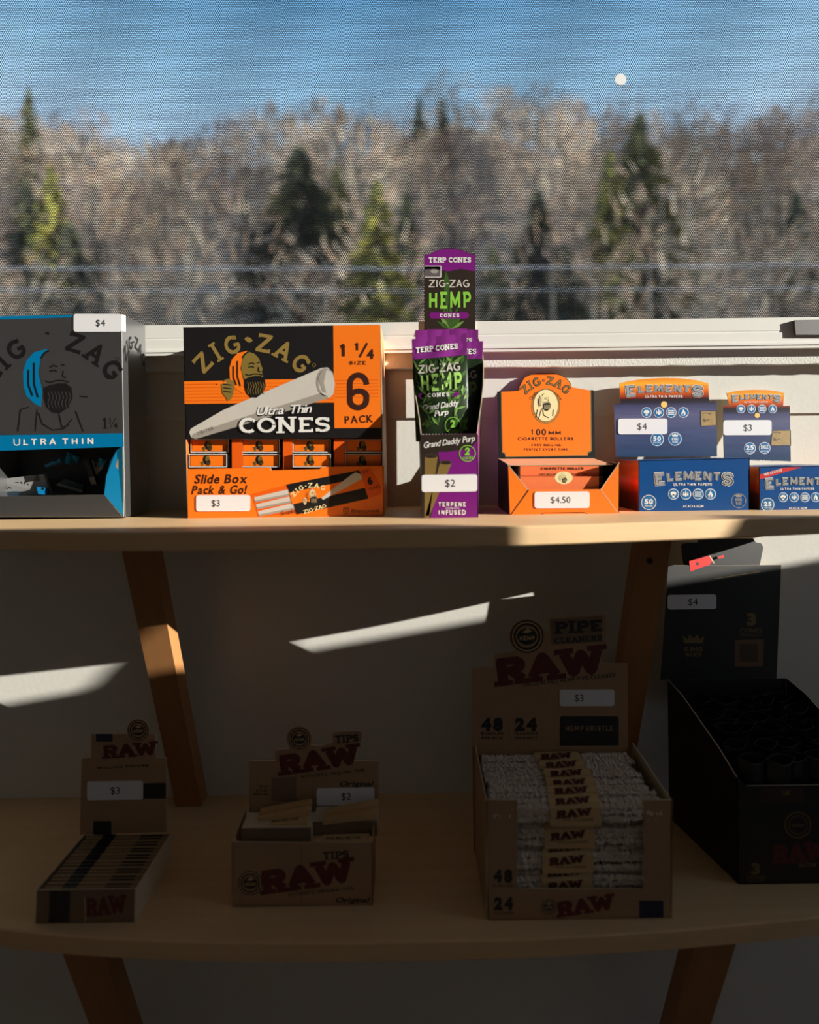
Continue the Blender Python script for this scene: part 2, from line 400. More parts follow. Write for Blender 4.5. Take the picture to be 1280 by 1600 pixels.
# ================================================================== STRUCTURE
ZS = CZ-.0683; ZL = CZ-.4476; TH = .0184
YW = .775
ZJ = CZ+.048
sillZ = CZ+.1688
m = MB(); m.box(-2.3, 3.3, YW, YW+.12, 0, ZJ-.002, WHITE); m.box(-2.3, 3.3, YW-.0035, YW+.12, ZJ, sillZ-.01, WHITE)
m.box(-2.3, 3.3, YW, YW+.12, ZJ-.002, ZJ, WHITE)
m.box(-2.3, -1.3, YW, YW+.12, sillZ-.01, 2.5, WHITE); m.box(1.6, 3.3, YW, YW+.12, sillZ-.01, 2.5, WHITE); m.box(-1.3, 1.6, YW, YW+.12, 2.2, 2.5, WHITE)
struct(m.build('wall_front', loc=(0, YW, 0)))
# stool + apron under the window, with a bead and a fine bottom drip edge
m = MB(); z1 = sillZ; zc = CZ+.1297
m.box(-1.4, 1.7, .748, YW+.01, zc, z1-.019, TRIMW); m.box(-1.4, 1.7, .7485, YW+.01, z1-.0165, z1, TRIMW); m.box(-1.4, 1.7, .7488, YW+.01, z1-.019, z1-.0165, TRIMW)
m.box(-1.4, 1.7, .7468, .749, zc+.004, zc+.007, TRIMW)
struct(m.build('trim_1', loc=(0, .75, zc)))
m = MB(); n_ = 240; zb = CZ+.1111; vs = []; fs = []
for i in range(n_+1):
    x = -1.36+3.02*i/n_; j = random.uniform(-.0006, .0006)
    vs += [(x, .758, zc), (x, .758, zb+j), (x, YW+.001, zb+j*.5), (x, YW+.001, zc)]
for i in range(n_):
    a = i*4; b = a+4; fs += [(a, a+1, b+1, b), (a+1, a+2, b+2, b+1), (a+3, a, b, b+3)]
fs += [(0, 3, 2, 1), (n_*4, n_*4+1, n_*4+2, n_*4+3)]
m.mesh(vs, fs, ROUGHW); struct(m.build('trim_2', loc=(0, .758, zb)))
# window frame, glass and perforated sun film
win = struct(thing('window_1', '', '', (0, .79, sillZ)))
for k in ('label', 'category'): del win[k]
m = MB(); m.box(-1.3, 1.6, .795, .835, sillZ-.01, sillZ+.006, TRIMW); m.box(-1.3, 1.6, .795, .835, 2.17, 2.2, TRIMW); m.box(-1.3, -1.27, .795, .835, sillZ, 2.2, TRIMW); m.box(1.57, 1.6, .795, .835, sillZ, 2.2, TRIMW)
m.build('window_frame', win)
PITCH = .00293
fm = bpy.data.materials.new('perforated_film'); fm.use_nodes = True; n = fm.node_tree; n.nodes.clear()
out = n.nodes.new('ShaderNodeOutputMaterial'); mixs = n.nodes.new('ShaderNodeMixShader'); tr = n.nodes.new('ShaderNodeBsdfTransparent'); df = n.nodes.new('ShaderNodeBsdfDiffuse')
df.inputs[0].default_value = (.012, .014, .018, 1)
tco = n.nodes.new('ShaderNodeTexCoord'); sp = n.nodes.new('ShaderNodeSeparateXYZ'); n.links.new(tco.outputs['Object'], sp.inputs[0])
def MN(op, a, b=None, c=None):
    q = n.nodes.new('ShaderNodeMath'); q.operation = op
    for i, v in enumerate((a, b, c)):
        if v is None: continue
        if isinstance(v, (int, float)): q.inputs[i].default_value = v
        else: n.links.new(v, q.inputs[i])
    return q.outputs[0]
U = MN('MULTIPLY', sp.outputs['X'], 1/PITCH); V = MN('MULTIPLY', sp.outputs['Z'], 1/(PITCH*sqrt(3)))
def dist(o):
    a = MN('SUBTRACT', MN('FRACT', MN('ADD', U, 100+o)), .5); b = MN('MULTIPLY', MN('SUBTRACT', MN('FRACT', MN('ADD', V, 100+o)), .5), sqrt(3))
    return MN('SQRT', MN('ADD', MN('MULTIPLY', a, a), MN('MULTIPLY', b, b)))
hole = MN('LESS_THAN', MN('MINIMUM', dist(0), dist(.5)), .335)
n.links.new(hole, mixs.inputs[0]); n.links.new(df.outputs[0], mixs.inputs[1]); n.links.new(tr.outputs[0], mixs.inputs[2]); n.links.new(mixs.outputs[0], out.inputs[0])
m = MB(); m.poly([(-1.27, .797, sillZ+.004), (1.57, .797, sillZ+.004), (1.57, .797, 2.17), (-1.27, .797, 2.17)], fm); m.build('sun_film', win, label='black window film with a fine hexagonal grid of pinholes')
gm = bpy.data.materials.new('window_glass'); gm.use_nodes = True; n = gm.node_tree; n.nodes.clear()
out = n.nodes.new('ShaderNodeOutputMaterial'); mixs = n.nodes.new('ShaderNodeMixShader'); tr = n.nodes.new('ShaderNodeBsdfTransparent'); gl = n.nodes.new('ShaderNodeBsdfGlossy')
gl.inputs['Roughness'].default_value = .02; mixs.inputs[0].default_value = .05; tr.inputs[0].default_value = (.97, .98, .97, 1)
n.links.new(tr.outputs[0], mixs.inputs[1]); n.links.new(gl.outputs[0], mixs.inputs[2]); n.links.new(mixs.outputs[0], out.inputs[0])
m = MB(); m.poly([(-1.27, .808, sillZ+.004), (1.57, .808, sillZ+.004), (1.57, .808, 2.17), (-1.27, .808, 2.17)], gm); m.build('pane', win)
m = MB(); SPK = mat('painted_light_spot', (250, 250, 250), .6, var=.02)  # white disc painted for daylight through a hole in the film
for (px, py, r) in ((970, 124, 9),):
    c = Wp(px, py, .7955); rr = r*.7955/F
    m.lathe([(rr*.98, 0)], (0, 0, 0), SPK) if False else m.slab([c+Vector((rr*cos(a*pi/8), 0, rr*sin(a*pi/8))) for a in range(16)], (0, .001, 0), SPK)
m.build('painted_light_spot', win)
m = MB(); m.slab([Wp(x, y, .744) for x, y in ((1242, 500), (1300, 499), (1300, 523), (1244, 523))], (0, .012, 0), mat('grey_latch_metal', (120, 118, 116), .45, metal=.3)); m.build('window_latch', win)
# wall_right: unseen oblique wall, angled to shape the sunlight, with the window the sun comes through
P0 = Vector((2.68, 0.0, 0)); E = Vector((1, .463, 0)).normalized(); NO = Vector((E.y, -E.x, 0)); EL = sqrt(1+.463**2)
def wp2(s, off, z): p = P0+Vector((1, .463, 0))*s+NO*off; return (p.x, p.y, z)
def obox(mb, s0, s1, o0, o1, z0, z1, mt): mb.hexa([wp2(s0, o0, z0), wp2(s0, o1, z0), wp2(s1, o1, z0), wp2(s1, o0, z0), wp2(s0, o0, z1), wp2(s0, o1, z1), wp2(s1, o1, z1), wp2(s1, o0, z1)], mt)
SILL2 = CZ+.4835; S0, S1, TOP2 = -.72, .62, 2.32
m = MB(); obox(m, -5.1, S0, 0, .08, 0, 2.5, ROOMW); obox(m, S1, 1.75, 0, .08, 0, 2.5, ROOMW); obox(m, S0, S1, 0, .08, 0, SILL2, ROOMW); obox(m, S0, S1, 0, .08, TOP2, 2.5, ROOMW)
struct(m.build('wall_right', loc=(2.68, 0, 0)))
w2 = struct(thing('window_2', '', '', (2.68, 0, SILL2)))
for k in ('label', 'category'): del w2[k]
m = MB()
for a in ((S0, S1, SILL2, SILL2+.0), ): pass
obox(m, S0-.04, S0, -.012, 0, SILL2-.05, TOP2+.04, TRIMW); obox(m, S1, S1+.04, -.012, 0, SILL2-.05, TOP2+.04, TRIMW); obox(m, S0, S1, -.012, 0, TOP2, TOP2+.04, TRIMW); obox(m, S0, S1, -.012, 0, SILL2-.05, SILL2-.004, TRIMW)
m.build('window_frame', w2)
m = MB(); m.poly([wp2(S0, .06, SILL2), wp2(S1, .06, SILL2), wp2(S1, .06, TOP2), wp2(S0, .06, TOP2)], gm); m.build('pane', w2)
m = MB(); m.box(-2.4, -2.3, -2.4, YW+.12, 0, 2.5, ROOMW); struct(m.build('wall_left', loc=(-2.35, 0, 0)))
corner = [(-2.4, -2.42), (4.5, .80), (4.5, .895), (-2.4, .895)]
m = MB(); m.slab([(x, y, 0) for x, y in corner], (0, 0, -.05), FLOORM); struct(m.build('floor', loc=(0, 0, 0)))
m = MB(); m.slab([(x, y, 2.5) for x, y in corner], (0, 0, .05), ROOMW); struct(m.build('ceiling', loc=(0, 0, 2.5)))

# added unseen things that cut the low sun: a made-up rack and a small jar on the far sill
rk = thing('sun_blocker_rack', 'added unseen brown wooden rack blocking low sun by the side window', 'rack', (1.52, -.03, 0))
RKM = mat('blocker_rack_wood', (96, 66, 42), .6, var=.12, stretch=(4, 30, 4), scale=2)
zt = CZ+.430
m = MB(); m.box(1.15, 1.17, -.1, .05, 0, zt, RKM); m.box(1.87, 1.89, -.1, .05, 0, zt, RKM); m.build('side_panel', rk)
m = MB(); m.box(1.17, 1.87, .04, .05, 0, zt, RKM); m.build('back_panel', rk)
for z in (.05, .4, .75, 1.05, zt-.02):
    m = MB(); m.box(1.17, 1.87, -.1, .04, z, z+.02, RKM); m.build('shelf', rk)
jc = wp2(-.027, .04, SILL2); m = MB(); m.lathe([(.036, 0), (.037, .02), (.034, .034), (.028, .05), (.022, .058), (.022, .064)], jc, mat('blocker_glaze', (60, 66, 70), .3))
tag(m.build('blocker', loc=jc), 'added unseen grey-glazed jar on the sill of the side window', 'blocker')  # made up and shaped to break the sun stripe below the shelf

# ================================================================== OUTSIDE
GRD = mat('leaf_litter', (168, 152, 134), .95, var=.35, scale=.25)
SNOW = mat('pale_ground', (150, 154, 160), .9, var=.6, scale=.9)
m = MB(); nx, ny = 60, 40; vs = []; fs = []
def hillz(x, y):
    t = max(0, (y-16)/46.0); 
    return CZ+2.0+t*28.5+1.6*sin(x*.13+1)*t+1.2*sin(x*.31+y*.1)*t + (t**2)*1.5*sin(x*.045+.8)
for j in range(ny+1):
    for i in range(nx+1):
        y = 6+58*j/ny; x = (-1+2*i/nx)*(14+y*1.15); vs.append((x, y, hillz(x, y) if y > 16 else CZ+.2+(y-6)*.175))
for j in range(ny):
    for i in range(nx): a = j*(nx+1)+i; fs.append((a, a+1, a+nx+2, a+nx+1))
m.mesh(vs, fs[:nx*9], SNOW); m.mesh(vs, fs[nx*9:], GRD); hill = struct(m.build('hillside', loc=(0, 30, 0)))
m = MB(); m.poly([(-40, 1.2, -.6), (40, 1.2, -.6), (40, 6.2, -.2), (-40, 6.2, -.2)], SNOW); m.poly([(-40, 6.1, -.3), (40, 6.1, -.3), (40, 6.2, CZ+.25), (-40, 6.2, CZ+.25)], SNOW)
struct(m.build('ground', loc=(0, 3, 0)))
def bare(seed, cols):
    r = random.Random(seed); m = MB(); H = 5.2
    m.tube([(0, 0, -.6), (r.uniform(-.1, .1), 0, H*.4), (r.uniform(-.3, .3), 0, H*.9)], [.13, .09, .02], cols[0], 5)
    for k in range(200):
        z = H*r.uniform(.15, 1.0); w_ = 1.9*(1-abs(z/H-.55)*1.3)+.25; a = r.uniform(0, 2*pi); d = Vector((cos(a), sin(a)*.7, r.uniform(.3, 1.3))).normalized()
        st = Vector((0, 0, z*.75)); en = Vector((cos(a)*w_*r.uniform(.4, 1), sin(a)*w_*.8, z)); L = en+d*r.uniform(.3, .8); wd = r.uniform(.03, .085)
        m.mesh([en-Vector((wd, 0, 0)), en+Vector((wd, .02, 0)), L], [(0, 1, 2)], cols[1+k % 2])
        if k % 5 == 0: m.mesh([st, st+Vector((.05, 0, 0)), en], [(0, 1, 2)], cols[0])
    return m
BK = mat('bark_grey', (150, 140, 128), .9, var=.2, scale=3); TW1 = mat('twig_brown', (176, 150, 128), .9, var=.2, scale=2); TW2 = mat('twig_grey', (196, 182, 160), .9, var=.2, scale=2)
BK2 = mat('bark_dark', (84, 78, 72), .9, var=.2, scale=3); TW3 = mat('twig_violet', (140, 124, 120), .9, var=.2, scale=2)
ROOT = (0, 0, 0)
def tree_obj(mb, name, meshname, parts): pass
protos = []
LB = ['pale brown leafless tree on the hillside outside', 'dark brown leafless tree on the hillside outside']
for k, cols in enumerate(((BK, TW1, TW2), (BK2, TW3, TW1))):
    root = thing('bare_tree', LB[k], 'tree', (0, 0, 0), 'leafless trees on the hillside' if k == 0 else 'dark leafless trees on the hillside')
    mb = bare(11+k, cols); cr_ = mb.build('branches', root); protos.append((root, [cr_]))
used = [False, False]
rt = random.Random(5)
spots = []
for j in range(10):
    y = 17.5+j*4.6+ (j*j)*.05
    cnt = 17+j*2
    for i in range(cnt):
        spots.append(((-1+2*(i+.5+rt.uniform(-.35, .35))/cnt)*(y*.84), y+rt.uniform(-1.8, 1.8)))
rb = random.Random(21)
spots += [((-1+2*(i+.5+rb.uniform(-.4, .4))/26)*11.5, rb.uniform(11.2, 13.4)) for i in range(26)]
for q, (x, y) in enumerate(spots):
    k = 1 if y > 14 and rt.random() < .3 else 0
    root, ch = protos[k]
    if used[k]: root = dup(root, ch, (0, 0, 0))
    used[k] = True
    root.location = (x, y, (hillz(x, y) if y > 16 else CZ+.2+(y-6)*.175)-.2); s_ = rt.uniform(.75, 1.25) if y > 14 else rt.uniform(.42, .72); root.scale = (s_*rt.uniform(.9, 1.3), s_, s_); root.rotation_euler = (0, 0, rt.uniform(0, 6.28))
def conifer(seed, c1, c2, bark):
    r = random.Random(seed); t = MB(); t.tube([(0, 0, -.5), (0, 0, 8.6)], [.16, .02], bark, 6)
    f = MB()
    for k in range(330):
        z = .8+8.0*(k/330.0); w_ = 1.75*(1-(z/9.1))**.8*min(1, .45+z*.2)*r.uniform(.45, 1.15); a = r.uniform(0, 2*pi)
        p = Vector((cos(a)*w_*.25, sin(a)*w_*.25, z+.15)); e = Vector((cos(a)*w_, sin(a)*w_, z-.25*w_)); q = Vector((-sin(a), cos(a), 0))*.26*(1.2-z/10)
        f.mesh([p-q*.6, p+q*.6, e+q, e+Vector((0, 0, -.1)), e-q], [(0, 1, 2, 3, 4)], c1 if k % 2 else c2)
    return t, f
PG1 = mat('pine_green', (122, 124, 84), .85, var=.3, scale=1.5); PG2 = mat('pine_dark', (88, 92, 80), .85, var=.3, scale=1.5)
YG1 = mat('yellow_green_needles', (188, 182, 92), .85, var=.3, scale=1.5); YG2 = mat('olive_needles', (134, 130, 80), .85, var=.3, scale=1.5)
def place_px(px, py_base, D): p = Wp(px, py_base, D); return p
CON = [  # px, py of the tip, distance, kind, width factor, label
 (1000, 180, 17, 0, 1.0, 'tall olive conifer outside, tallest right of the purple display'),
 (952, 240, 15.6, 1, .75, 'yellow conifer outside, just left of the tall olive one'),
 (468, 232, 16.5, 2, 1.5, 'broad dark evergreen above the orange and black display, outside'),
 (525, 262, 17.5, 0, 1.0, 'green conifer behind the broad dark evergreen outside'),
 (588, 285, 10.6, 1, 1.0, 'bright yellow conifer outside, just left of the purple display'),
 (635, 300, 15.5, 2, .8, 'narrow dark evergreen outside, right of the bright yellow conifer'),
 (80, 262, 15, 1, .8, 'olive-yellow conifer near the left edge outside the window'),
 (42, 285, 16, 2, .9, 'dark evergreen at the far left edge outside the window'),
 (45, 138, 30, 0, .55, 'lone pine breaking the skyline at the far left of the hill'),
 (655, 148, 44, 2, .7, 'left one of two pine tips on the skyline'),
 (692, 150, 44, 2, .7, 'right one of two pine tips on the skyline'),
 (840, 300, 17, 2, 1.2, 'dark evergreen outside between the purple display and the tall olive conifer'),
 (880, 385, 13, 2, 1.3, 'low shrubby evergreen outside, above the arched orange header'),
 (1245, 305, 14.5, 2, .9, 'dark evergreen near the right edge of the view outside'),
 (770, 390, 13, 0, 1.1, 'small green conifer just right of the top of the purple display'),
 (110, 350, 14, 2, 1.3, 'dark evergreen low on the slope above the silver and blue box')]
cpr = {}
for px, pt, D, k, wf, lb in CON:
    if k not in cpr:
        cols = [(PG1, YG2), (YG1, YG2), (PG2, PG1)][k]; root = thing('conifer', lb, 'tree', (0, 0, 0), 'conifers on the hillside')
        t, f = conifer(50+k, *cols, BK2); cpr[k] = (root, [t.build('trunk', root), f.build('needles', root)])
    else:
        root = dup(*cpr[k], (0, 0, 0), lb)
    top = Wp(px, pt, D); gz = (hillz(top.x, D) if D > 16 else CZ+.2+(D-6)*.175)-.1; h = (top.z-gz)/8.8; root.location = (top.x, D, gz); root.scale = (h*1.45*wf, h*1.45*wf, h); root.rotation_euler = (0, 0, px)
m = MB(); CAB = mat('cable', (205, 205, 210), .5, var=.05)
for nm, yl, yr, r, lb in (('a', 419, 409, .0045, 'thick pale cable crossing low outside the window, middle of three'), ('b', 452, 446, .003, 'thin pale cable outside, lowest of three'), ('c', 384, 380, .002, 'faint dark cable outside, highest of three')):
    m = MB(); a = Wp(-500, yl, 3.2); b = Wp(1800, yr, 3.2); m.tube([a, a*.5+b*.5-Vector((0, 0, .02)), b], r, CAB if r > .002 else BK2, 6); tag(m.build('cable', loc=a), lb, 'cable', 'cables outside the window')

# ================================================================== SHELVES
UP = [(-.565, .774), (-.55, .72), (-.52, .655), (-.46, .60), (-.395, .5655), (-.3, .547), (-.2, .541), (-.1, .539), (0, .540), (.1, .547), (.2226, .565), (.33, .583), (.425, .602), (.49, .631), (.54, .684), (.562, .728), (.57, .774)]
LO = [(-.60, .774), (-.585, .70), (-.55, .63), (-.48, .58), (-.385, .558), (-.25, .544), (-.1, .5388), (.05, .5392), (.13, .5415), (.2154, .546), (.3, .553), (.398, .564), (.48, .59), (.55, .64), (.585, .70), (.60, .774)]
def smooth(pts, n=4):
    o = []
    for i in range(len(pts)-1):
        p0 = pts[max(i-1, 0)]; p1 = pts[i]; p2 = pts[i+1]; p3 = pts[min(i+2, len(pts)-1)]
        for k in range(n):
            t = k/n; o.append(tuple(.5*((2*p1[a])+(-p0[a]+p2[a])*t+(2*p0[a]-5*p1[a]+4*p2[a]-p3[a])*t*t+(-p0[a]+3*p1[a]-3*p2[a]+p3[a])*t**3) for a in (0, 1)))
    o.append(pts[-1]); return o
def board(parent, prof, zt, m_, th=TH):
    mb = MB(); P = smooth(prof); r = .0012
    rings = [[(x, y+r, zt) for x, y in P], [(x, y, zt-r) for x, y in P], [(x, y, zt-th+r) for x, y in P], [(x, y+r, zt-th) for x, y in P]]
    mb.poly(rings[0], m_); mb.poly(rings[-1][::-1], m_)
    n = len(P)
    for a, b in zip(rings, rings[1:]):
        mb.mesh(a+b, [(i, i+1, n+i+1, n+i) for i in range(n-1)]+[(n-1, 0, n, 2*n-1)], m_)
    o = mb.build('shelf_board', parent)
    return o
def brace(parent, x0, x1, y0, z0, y1, z1, t=.021):
    d = Vector((0, y1-y0, z1-z0)).normalized(); n = Vector((0, -d.z, d.y)); n = n if n.y > 0 else -n; n *= t
    a, b = Vector((0, y0, z0)), Vector((0, y1, z1)); mb = MB()
    def q(p, x): return Vector((x, p.y, p.z))
    nn = Vector((0, t/abs(d.z), 0))
    mb.hexa([q(b, x0), q(b, x1), q(b+nn, x1), q(b+nn, x0), q(a, x0), q(a, x1), q(a+nn, x1), q(a+nn, x0)], BRACEW)
    return mb.build('brace', parent)
up = thing('wall_shelf', 'upper pine wall shelf with a bowed front and sunlit boxes on it', 'shelf', (0, YW, ZS), 'bow-fronted wall shelves')
board(up, UP, ZS, WOOD)
zb1 = ZS-TH
brace(up, -.305, -.272, .615, zb1, .752, ZL)
b_ = brace(up, .242, .275, .615, zb1, .752, ZL)
m = MB(); c = Wp(1017, 877, .62); m.lathe([(.003, 0), (.003, .001)], (0, 0, 0), INK, 10); 
for i, v in enumerate(m.v): m.v[i] = Vector((v.x+c.x-.0, c.y+.003-v.z*2, c.z+v.y))
m.build('screw', b_, loc=None)
lo = thing('wall_shelf', 'lower pine wall shelf with a bowed front, in the shade', 'shelf', (0, YW, ZL), 'bow-fronted wall shelves')
board(lo, LO, ZL, WOOD)
brace(lo, -.353, -.312, .575, ZL-TH, .755, ZL-TH-.45); brace(lo, .279, .32, .575, ZL-TH, .755, ZL-TH-.45)

# ================================================================== 1. SILVER AND BLUE DISPENSER BOX
D1 = .6625; f1 = plane(D1)
b1 = thing('dispenser_box', 'silver and blue dispenser box at the left end of the upper shelf', 'box', Wp(85, 808, D1+.02))
off = Vector((0, .058, 0))
m = MB()
m.slab([f1(-25, 495), f1(189, 491), f1(192.5, 677), f1(-24, 680)], (0, .0008, 0), SILVER)
m.build('front_panel', b1)
m = MB(); R = [f1(190, 491), f1(197, 808)]
m.slab([f1(190.5, 491), f1(196, 808), f1(196, 808)+off, f1(190.5, 491)+off], (-.0008, 0, 0), SILVER, STICK, SILVER); 
m.build('side_panel', b1)
m = MB(); m.slab([f1(-25, 495), f1(-22, 808), f1(-22, 808)+off, f1(-25, 495)+off], (.0008, 0, 0), SILVER, CUT, SILVER); m.build('side_panel', b1)
m = MB(); m.slab([f1(-25, 495), f1(190, 491), f1(190, 491)+off, f1(-25, 495)+off], (0, 0, -.0006), SILVER, CUT); m.build('top_panel', b1)
m = MB(); m.slab([f1(-25, 495)+off, f1(190, 491)+off, f1(196, 806)+off, f1(-22, 807)+off], (0, -.0008, 0), SILVER, BLUEC, mat('dark_inner_card', (40, 44, 50), .7)); m.build('back_panel', b1)
m = MB(); m.slab([f1(-22, 808), f1(196, 808), f1(196, 808)+off, f1(-22, 808)+off], (0, 0, .0006), SILVER); m.build('bottom_panel', b1)
m = MB(); m.slab([Wp(-24, 776, D1+.003), Wp(163, 773, D1+.003), f1(191, 807), f1(-22, 808)], (0, .0008, 0), SILVER, CUT); m.build('front_lip', b1)
m = MB(); m.slab([f1(-24, 680.5), f1(192.5, 677), f1(193.5, 698), f1(-24, 705)], (0, .0008, 0), BLUEF)
m.poly([f1(192.6, 677), f1(193.6, 699), f1(193.6, 699)+off, f1(192.6, 677)+off], BLUEF)
bd = m.build('blue_band', b1)
m = MB(); m.slab([f1(-25, 494.5, 1), f1(118, 491.8, 1), f1(118, 495.5, 1), f1(-25, 500, 1)], (0, .0001, 0), BLUEF); m.build('blue_edge_strip', b1)
m = MB(); m.slab([f1(192, 696), f1(193, 807), Wp(163, 773, D1+.003), Wp(166, 745, D1+.003), Wp(173, 720, D1+.003), Wp(182, 704, D1+.002)], (.0004, .0006, 0), BLUEC, CUT); m.build('side_flap', b1)
m = MB(); text(m, f1, 'ULTRA THIN', 84, 690, 10.5, WHITEP, w=126, ang=.9, wt=0.0, gap=.35, layer=2); m.build('lettering', bd)
m = MB(); arctext(m, f1, 'ZIG', 83, 645, 98, 33, -66, -22, INK, wt=.22, layer=1, wide=.85); arctext(m, f1, 'ZAG', 83, 645, 98, 33, 10, 62, INK, wt=.22, layer=1, wide=.85)
text(m, f1, '~', 74, 521, 15, INK, font='s', layer=1)
text(m, f1, '1', 164, 661, 18, INK, font='s', wt=.2, w=8, layer=1); text(m, f1, '1', 172, 657, 9, INK, font='s', wt=.18, w=4, layer=1); text(m, f1, '4', 180.5, 665, 9, INK, wt=.02, layer=1); line(m, f1, [(172, 669), (181, 653)], 1.2, INK, 1)
ring(m, f1, 183, 561, 3, .7, INK)
sf = lambda x, y, l=0: Vector((f1(193, 600).x+.0005+.0002*l, D1+(x-193)/32*.058, Wp(0, 710+(y-710)*1.0, D1).z+0))
arctext(m, lambda x, y, l=0: Vector((f1(190.5+(y-491)*.0173, y).x+.0006, D1+.029+(x-100)*.00042, f1(193, y).z)), 'ZIG-ZAG', 100, 600, 62, 22, -55, 55, INK, wt=.18)
m.build('lettering', b1)
m = MB(); HIDE = mat('silver_face_print', (150, 150, 152), .35, metal=.8); man(m, f1, 23, 545, 108, SILVER, BLUEF, INK, lay=1, hand=False)
for q in ([(60, 645), (66, 662), (82, 672), (100, 670), (112, 655)], [(58, 640), (55, 674)], [(118, 642), (130, 674)], [(92, 646), (97, 668), (108, 664)], [(124, 619), (137, 620)], [(28, 674), (32, 640), (45, 636)]): line(m, f1, q, 1.8, INK, 3)
m.build('emblem', b1)
sticker(b1, D1, 115, 490.5, 190, 518.5, '$4', tx=157, th=10, wrap=(f1(193, 491)+Vector((.0004, .004, 0)), f1(193, 517)+Vector((.0004, .004, 0))))
# loose booklets inside: each a small hinged packet
BKL = mat('booklet_silver', (150, 150, 150), .5, var=.05); BKB = mat('booklet_blue', (14, 140, 200), .4, var=.05); BKG = mat('booklet_dark', (30, 52, 66), .45)
def booklet(lb, quad, D, main, band, txt=None, t=.005, tilt=0):
    pts = [Wp(x, y, D+tilt*i) for i, (x, y) in enumerate(quad)]; c = sum(pts, Vector())/4
    c.z = min(p.z for p in pts)
    r = thing('paper_booklet', lb, 'booklet', c, 'loose booklets in the dispenser box'); m = MB(); m.slab(pts, (0, t, 0), main); o = m.build('cover', r)
    m = MB(); q = quadfr(pts[0], pts[1], pts[3], pts[2]); m.poly([q(0, .7, 2), q(1, .7, 2), q(1, 1, 2), q(0, 1, 2)], band); m.poly([q(.62, 0, 2), q(.9, 0, 2), q(.9, .3, 2), q(.62, .3, 2)], INK); m.build('printed_band', r)
    if txt:
        m = MB(); a = pts[1]-pts[0]; text(m, lambda x, y, l=0: q(x/100, y/30, 3), txt, 42, 12, 10, INK, w=50, font='s'); m.build('lettering', r)
    return r
booklet('long grey booklet lying along the left of the dispenser opening', [(-12, 750), (68, 741), (79, 772), (-12, 779)], D1+0.0324, BKL, BKG, 'ZIG-ZAG', tilt=.001)
booklet('small blue booklet end under the long grey booklet', [(57, 761), (70, 762), (72, 773), (60, 772)], D1+0.0270, BKB, BKB)
booklet('blue booklet lying tilted at the upper middle of the opening', [(69, 727), (93, 716), (96, 723), (72, 731)], D1+0.0405, BKB, BKG)
booklet('upright blue booklet standing behind the tilted one', [(105, 706), (112, 709), (106, 726), (101, 722)], D1+0.0459, BKB, BKB)
booklet('bright blue triangular booklet corner near the opening top', [(114, 711), (123, 714), (118, 725), (113, 719)], D1+0.0486, BKB, BKG)
booklet('dark booklet with a barcode and a blue corner in the middle', [(100, 748), (131, 757), (129, 770), (88, 758)], D1+0.0324, BKG, BKL)
booklet('dark open booklet leaning near the right flap', [(130, 719), (138, 717), (151, 756), (143, 758)], D1+0.0351, BKG, BKL)
booklet('grey booklet leaning right of the dark open booklet', [(139, 718), (152, 722), (156, 748), (149, 755)], D1+0.0432, BKL, BKG)
booklet('slim blue booklet end nearest the right flap', [(154, 715), (165, 719), (160, 733), (154, 737)], D1+0.0405, BKB, BKL)
m = None
# ================================================================== 2. ORANGE AND BLACK CONES DISPLAY
D2 = .655; f2 = plane(D2)
b2 = thing('cone_display_box', 'large orange and black cone display, widest box on the upper shelf', 'box', Wp(445, 809, D2+.05))
off = Vector((0, .105, 0))
TLf, TRf, BRf, BLf = (286.4, 511.4), (594, 507.5), (597.3, 684), (289.7, 686.5)
m = MB(); m.slab([f2(*p) for p in (TLf, TRf, BRf, BLf)], (0, .001, 0), BLACKC, CUT, ORANGE); hp = m.build('header_panel', b2)
m = MB(); m.poly([f2(520.8, 508.6, 1), f2(594, 507.7, 1), f2(595.6, 668.5, 1), f2(522.6, 669, 1)], ORANGE)
m.poly([f2(287.6, 596, 1), f2(521.6, 591, 1), f2(522, 629, 1), f2(288.4, 631, 1)], ORANGE)
for k in range(6): y = 600+k*5.2; m.poly([f2(288, y, 2), f2(521.8, y-3.6, 2), f2(521.8, y-2.4, 2), f2(288, y+1.2, 2)], ORANGE2)
for k in range(6): y = 594+k*5.2; m.poly([f2(524, y, 2), f2(592, y-1, 2), f2(592, y, 2), f2(524, y+1, 2)], ORANGE2)
m.build('orange_print', hp, label='orange stripe and size panel')
m = MB(); arctext(m, f2, 'ZIG', 393, 641, 91, 31, -53.5, -8, GOLD, wt=.21, layer=3, wide=.82); arctext(m, f2, 'ZAG', 393, 641, 91, 31, 3.4, 54.5, GOLD, wt=.21, layer=3, wide=.82); text(m, f2, '~', 388.5, 531, 24, GOLD, font='s', wt=.26, layer=3, ang=-6)
ring(m, f2, 491, 570.5, 2.8, .7, GOLD, 3)
text(m, f2, '1', 536.5, 548, 23, BROWNI, font='s', wt=.24, w=10, serif=False, layer=3); text(m, f2, '1', 558, 542, 14, BROWNI, font='s', wt=.24, w=7, serif=False, layer=3); text(m, f2, '4', 579, 553, 14, BROWNI, wt=.05, layer=3); line(m, f2, [(562, 558), (574, 536)], 3, BROWNI, 3)
text(m, f2, 'SIZE', 559, 567, 6, BROWNI, w=26, wt=.01, layer=3, gap=.25)
line(m, f2, arcpts(560, 600, 13, -14, 0, 180, 8)+[(547, 626)]+arcpts(560, 625, 13, -12, 180, 360, 8)+[(573, 618)]+arcpts(561, 617, 11, -6, 10, 170, 6), 8.5, BROWNI, 3)
text(m, f2, 'PACK', 561, 655, 11.5, BROWNI, w=44, wt=.015, ang=3, layer=3, gap=.2)
